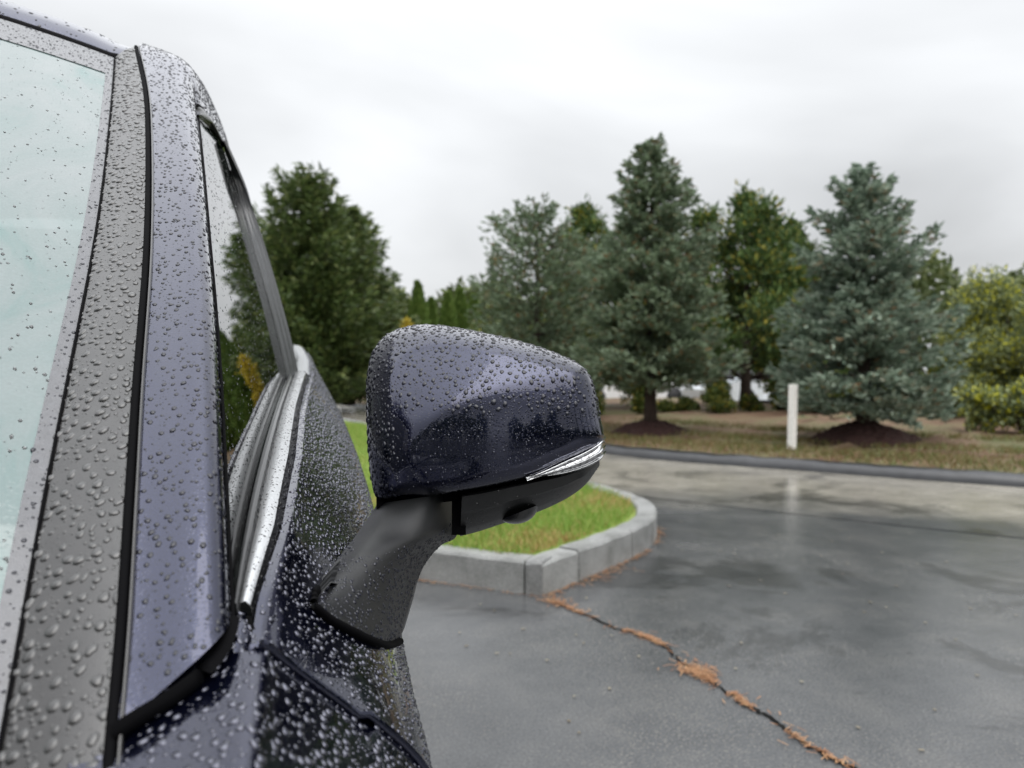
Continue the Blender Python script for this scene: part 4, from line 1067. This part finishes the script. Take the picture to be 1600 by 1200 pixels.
trunk_of(t, H * 0.96, 0.105, 0.03, limbs)
t = tree_obj('spruce_tree', 'broad blue spruce with sparse pointed top, right of the white post', b2, group='spruces on the verge')
H = (hgt(256, 10.3) - b2[2]) * 0.965
limbs = conifer(t, H, 1.16, BLUE, PROF=(.95, 1, .86, .60, .36, .18, .03), z0=0.155, gapw=0.29, per=12, shape=0.58, droop=-0.14, seed=8, flatp=1.1, top_open=0.25, lmin=.6, lmax=1.22)
trunk_of(t, H * 0.96, 0.11, 0.03, limbs)
# --- third spruce, behind the mirror
b3 = place(838, 15.0)
t = tree_obj('spruce_tree', 'ragged grey green spruce rising behind the car mirror', b3, group='spruces on the verge')
H = hgt(322, 15.0) - b3[2]
limbs = conifer(t, H, 1.42, BLUE2, PROF=(.8, .9, .85, .95, .62, .30, .05), z0=0.12, gapw=0.32, per=9, shape=0.42, droop=-0.05, upt=0.4, seed=21, dens=0.8, top_open=0.1)
trunk_of(t, H * 0.96, 0.11, 0.04, limbs)

# --- big dark evergreens behind the car
def pine_lobes(H, rad, n, g, z0=0.15, taper=0.8):
    L = []
    for i in range(n):
        f = z0 + (1 - z0) * (i + .5) / n; rr_ = rad * (1 - f) ** taper * 1.25 + 0.15; a = i * 2.4 + g.normal(0, .3)
        q = rr_ * g.uniform(0.45, 0.95) if f < 0.93 else 0.05
        L.append((q * math.cos(a), q * math.sin(a), f * H, max(0.28, rr_ * g.uniform(0.30, 0.46)), max(0.24, rr_ * 0.26)))
    return L
for px, d, py, rad, label, sd in ((487, 21.0, 268, 2.05, 'tallest dark green evergreen with two spiky leaders, beside the car roof line', 31), (546, 22.5, 318, 1.5, 'dark evergreen with a rounded right flank, left of the mirror', 32), (420, 22.0, 372, 2.0, 'dark evergreen half hidden behind the car door frame', 33)):
    b = place(px, d, 0.15); t = tree_obj('evergreen_tree', label, b, group='evergreens behind the car'); H = (hgt(py, d) - b[2]) * 0.96
    limbs = conifer(t, H, rad, PINE, z0=0.06, gapw=0.38, per=13, shape=0.58, droop=0.12, upt=0.55, tl=0.24, tw=0.034, dens=0.85, flatp=0.4, seed=sd, top_open=0.40, kblade=1, PROF=(1, 1, .86, .64, .40, .22, .04), fan=0.26, lmin=.55, lmax=1.3, scat=.05)
    trunk_of(t, H * 0.96, 0.16, 0.03, limbs)
# --- pines behind the spruces
for px, d, py, wpx, label, mat, sd in ((1165, 16.5, 312, 118, 'bushy dark pine with yellowing needles, between the two roadside spruces', PINE2, 41), (915, 18.5, 336, 66, 'upright pine between the ragged spruce and the tall narrow spruce', PINE2, 42), (1235, 19.0, 372, 60, 'smaller pine peeping out left of the broad blue spruce', PINE, 43)):
    b = place(px, d, 0.3); t = tree_obj('pine_tree', label, b, group='pines behind the spruces'); H = hgt(py, d) - b[2]; g = np.random.default_rng(sd)
    L = pine_lobes(H, wpx / FPX * d * 1.15, 26, g, 0.16, 0.5)
    limbs = clump_tree(t, H, L, mat, 0.15, 0.023, 360, sd, 0.9)
    trunk_of(t, H * 0.94, 0.13, 0.05, limbs)
# --- arborvitae columns far down the drive
for k, (px, d, py, wpx) in enumerate(((653, 24.0, 440, 21), (674, 25.0, 466, 14), (700, 26.0, 457, 19), (719, 27.0, 450, 22), (740, 26.0, 460, 17))):
    lab = ['tallest clipped arborvitae, leftmost of the far row', 'thin arborvitae just right of the tallest one', 'arborvitae starting the far group of three', 'middle arborvitae of the far group of three', 'right arborvitae of the far group of three'][k]
    b = place(px, d, 0.15); t = tree_obj('arborvitae', lab, b, group='arborvitae far down the drive'); H = hgt(py, d) - b[2]; W_ = wpx / FPX * d; g = np.random.default_rng(60 + k)
    n = 2600; f = g.random(n) ** 0.8; a = g.uniform(0, 6.283, n); pr = W_ * np.clip(1.06 * (1 - f ** 2.6), 0.03, 1) * np.clip(f * 6 + .55, 0, 1)
    rr2 = pr * g.random(n) ** 0.25
    P = np.stack([rr2 * np.cos(a), rr2 * np.sin(a), f * H * 0.96], 1); D = unit(np.stack([np.cos(a) * .35, np.sin(a) * .35, np.ones(n)], 1) + g.normal(0, .2, (n, 3)))
    V, Fc = tufts(P, D, 0.20 * g.uniform(.7, 1.3, n), 0.05 * g.uniform(.7, 1.3, n)); mobj('crown', V, Fc, ARBOR, t, smooth=False); trunk_of(t, H * 0.8, 0.05, 0.0)
# --- shrubs
def shrub(px, d, py, wpx, mat, label, sd, name='shrub', per=300, tl=0.07, tw=0.021, group='shrubs behind the verge', z=None, nl=12, up=0.5):
    b = place(px, d, z); t = tree_obj(name, label, b, 'shrub', group); H = hgt(py, d) - b[2]; W_ = wpx / FPX * d; g = np.random.default_rng(sd); L = []
    for i in range(nl):
        f = (i + .5) / nl; a = g.uniform(0, 6.283); q = W_ * g.uniform(0.1, 0.72) * (1 - 0.45 * f)
        L.append((q * math.cos(a), q * math.sin(a), H * (0.12 + 0.74 * f), W_ * g.uniform(.30, .46), H * g.uniform(0.12, 0.2)))
    limbs = clump_tree(t, H, L, mat, tl, tw, per * 1.45, sd, up, 1, 0.05)
    g2 = []
    for i in range(6):
        a = g.uniform(0, 6.28); e = np.array((W_ * .5 * math.cos(a), W_ * .5 * math.sin(a), H * .7)); g2.append((np.array([(0.05 * math.cos(a), 0.05 * math.sin(a), 0), e * .5, e]), [.02, .014, .006]))
    V, Fc = [], []
    for pth, rad in g2:
        v, f = tube_arrays(pth, rad, 5); o = len(V); V += list(v); Fc += [tuple(i + o for i in q) for q in f]
    mobj('stems', V, Fc, BARK, t)
shrub(1556, 13.0, 425, 92, WILLOW, 'tall grey green willow shrub with yellow leaves at the right edge', 71, 'willow_shrub', 900, 0.09, 0.015, z=0.2, nl=20)
shrub(1650, 12.0, 415, 80, WILLOW, 'willow shrub cut by the right border of the view', 72, 'willow_shrub', 700, 0.09, 0.015, z=0.2, nl=16)
shrub(1545, 10.9, 600, 50, WILLOW, 'low green bush in front of the tall willow shrub', 73, nl=9)
shrub(1600, 10.6, 590, 46, WILLOW, 'low bush at the right border under the yellow leaves', 77, nl=9)
shrub(1480, 14.0, 540, 52, SHRUB, 'dark bush filling the gap right of the broad blue spruce', 74, nl=10)
shrub(1224, 15.2, 520, 34, SHRUB, 'green and yellow bush behind the white post', 75, nl=14, per=380)
shrub(1120, 16.0, 540, 24, SHRUB, 'bush right of the tall narrow spruce trunk', 76, nl=10)
shrub(1000, 17.0, 470, 26, SHRUB, 'yellow green bush left of the tall narrow spruce', 78, nl=14, per=380)
shrub(905, 16.5, 505, 55, SHRUB, 'yellow flecked bush just above the mirror', 79, nl=12, per=380)
shrub(770, 20.0, 492, 55, SHRUB, 'grey green bush left of the ragged spruce', 80, nl=12)
shrub(1275, 14.5, 560, 44, SHRUB, 'dark bush at the left foot of the broad blue spruce', 83, nl=10)
shrub(1390, 14.0, 590, 60, SHRUB, 'dark bush behind the broad blue spruce trunk', 84, nl=10)
shrub(632, 20.5, 492, 13, GOLD, 'small golden bush beside the tallest arborvitae', 85, 'golden_bush', 700, 0.08, 0.03, z=0.15, nl=8)
shrub(610, 25.0, 560, 60, SHRUB, 'dark bush at the foot of the evergreens, left of the mirror', 87, nl=10, z=0.15)
shrub(700, 27.0, 500, 70, SHRUB, 'low bush under the far arborvitae', 88, nl=10, z=0.15)

for k, (px, d, py, w_) in enumerate(((925, 15.8, 618, 26), (1003, 15.6, 586, 24), (1042, 16.2, 632, 24), (1072, 16.0, 626, 22), (1118, 15.4, 585, 34), (1172, 15.6, 622, 26), (1222, 15.2, 592, 30), (1300, 15.0, 600, 46), (1352, 15.2, 598, 44), (1430, 14.6, 600, 50), (1500, 14.2, 590, 46))):
    lab = ['low bush just right of the mirror tip', 'bush left of the tall narrow spruce trunk', 'low bush in the first gap right of the spruce trunk', 'second low bush right of the spruce trunk', 'dark upright bush midway between trunk and white post', 'low bush in the gap left of the white post', 'bush directly behind the white post', 'bush left of the broad spruce trunk', 'bush behind the broad spruce trunk', 'bush at the right foot of the broad spruce', 'bush between the broad spruce and the willow'][k]
    shrub(px, d, py, w_, SHRUB, lab, 120 + k, nl=7, per=420, group='understory bushes along the bank')

# --- white post
POST = make_plain('weathered_white_paint', (0.74, 0.73, 0.70), 0.55, 0.4, 0.10, 18)
b = place(1237, 9.6); Hp = hgt(603, 9.6) - b[2] + 0.02
bm = bmesh.new(); box_bm(bm, (0, 0, Hp / 2 - .05), (0.084, 0.084, Hp + .1), 0, 0.006)
me = bpy.data.meshes.new('white_post'); bm.to_mesh(me); bm.free(); me.materials.append(POST)
po = link(bpy.data.objects.new('white_post', me)); po.location = b; po.rotation_euler = (0, R(2.2), R(18))
tag(po, 'short white wooden post on the verge between the two spruces', 'post')

# --- parked cars beyond the trees
def far_car(loc, rz, colr, label, suv=0.0):
    root = tag(empty('distant_car', loc), label, 'car', 'parked cars beyond the trees'); root.rotation_euler = (0, 0, rz)
    m = make_plain('far_car_paint', colr, 0.25, 0.5, coat=1.0)
    prof = [(-2.2, .32), (-2.25, .62), (-2.1, .82), (-1.25, .95), (-0.55, 1.42 + suv), (0.2, 1.48 + suv), (1.3, 1.44 + suv), (1.95, 1.02 + suv * .5), (2.2, .9), (2.25, .5), (2.18, .30)]
    rows = []
    for y, s in ((-0.9, 0.0), (-0.9, 1), (-0.82, 1.02), (0.82, 1.02), (0.9, 1), (0.9, 0.0)):
        rows.append([(x * (1 if s else .98), y * (1 if z < .98 else 0.82), (z if s else 0.3 + (z - .3) * .0 + .0 * z) if s else .3) for x, z in prof])
    body = mobj('body', np.array(rows).reshape(-1, 3), grid_faces(len(rows), len(prof)), m, root, False); recalc(body)
    for y in (-1, 1):
        gp = [(-0.98, .98), (-0.5, 1.36 + suv), (0.2, 1.41 + suv), (1.2, 1.37 + suv), (1.6, 1.02)]
        V = [(x, y * (0.905 if z < 1.1 else 0.76), z) for x, z in gp]; w_ = mobj('window', V, [tuple(range(5)) if y < 0 else tuple(range(5))[::-1]], GLOSSBLACK, root, False)
    ws = [(-1.22, -.66, .985), (-1.22, .66, .985), (-0.60, .6, 1.41 + suv), (-0.60, -.6, 1.41 + suv)]
    mobj('windshield', np.array(ws) + np.array((-.03, 0, .03)), [(0, 1, 2, 3)], GLOSSBLACK, root, False)
    for x in (-1.4, 1.4):
        for y in (-0.84, 0.84):
            V, Fc = tube_arrays([(x, y - .1, .33), (x, y + .1, .33)], [.33, .33], 18); w_ = mobj('wheel', V, Fc, TYRE, root)
    for y in (-.68, .68):
        box('headlight', (-2.2, y, .70), (0.1, .34, .13), CHROME, root, bev=.02)
        box('tail_light', (2.2, y, .84), (0.08, .26, .16), make_plain('red_lens', (.3, .01, .01), .2), root, bev=.02)
def gz(px, d): p = at(px, 583, d); return (float(p[0]), float(p[1]), 0.0)
for (px, d, z, rz, c, lab, sv) in ((955, 24.0, 0.0, 0.35, (.78, .79, .80), 'white parked car glimpsed under the spruce beside the mirror', 0.0), (1068, 25.0, 0.0, 0.35, (.74, .75, .76), 'pale parked car glimpsed right of the narrow spruce trunk', 0.15), (1180, 23.5, 0.0, 0.3, (.62, .66, .70), 'silver parked car glimpsed left of the white post', 0.25)):
    p = gz(px, d); far_car((p[0], p[1], z), rz, c, lab, sv)
p = gz(508, 30.0); far_car((p[0], p[1], 0.0), R(80), (.66, .68, .70), 'silver car parked far behind, just showing past the navy car body', 0.1)

# --- woodland all round the lot, reflected in paint and glass and closing the far view
g = np.random.default_rng(5); Ps, Ds = [], []
def wood(n, th0, th1, r0, r1, h0, h1):
    th = np.radians(g.uniform(th0, th1, n)); r_ = g.uniform(r0, r1, n)
    top = h0 + (h1 - h0) * (0.5 + 0.5 * np.sin(th * 17 + 1.3) * np.sin(th * 41 + 2)) * (0.75 + 0.25 * np.sin(th * 83))
    z = top * g.random(n) ** 0.75
    P = np.stack([np.sin(th) * r_, np.cos(th) * r_, z], 1); Ps.append(P); Ds.append(unit(g.normal(0, 1, (n, 3)) + np.array((0, 0, .4))))
wood(20000, 80, 176, 22, 28, 2.0, 5.0)          # to the right and behind the camera
wood(22000, 184, 330, 24, 30, 3.0, 8.5)
wood(60000, -32, 70, 42, 52, 4.8, 7.4)           # far side, beyond the parked cars
P, D = np.concatenate(Ps), np.concatenate(Ds); n = len(P)
V, Fc = tufts(P, D, g.uniform(.30, .62, n), g.uniform(.10, .19, n), 1)
WOOD = leaf_mat('woodland_leaf', [(0, (0.040, 0.060, 0.018)), (0.6, (0.085, 0.115, 0.035)), (1, (0.14, 0.16, 0.05))], 0.6, 0.25)
tag(mobj('woodland', V, Fc, WOOD, None, False), 'far belt of woodland closing the view behind the parked cars', 'woodland', kind='stuff')
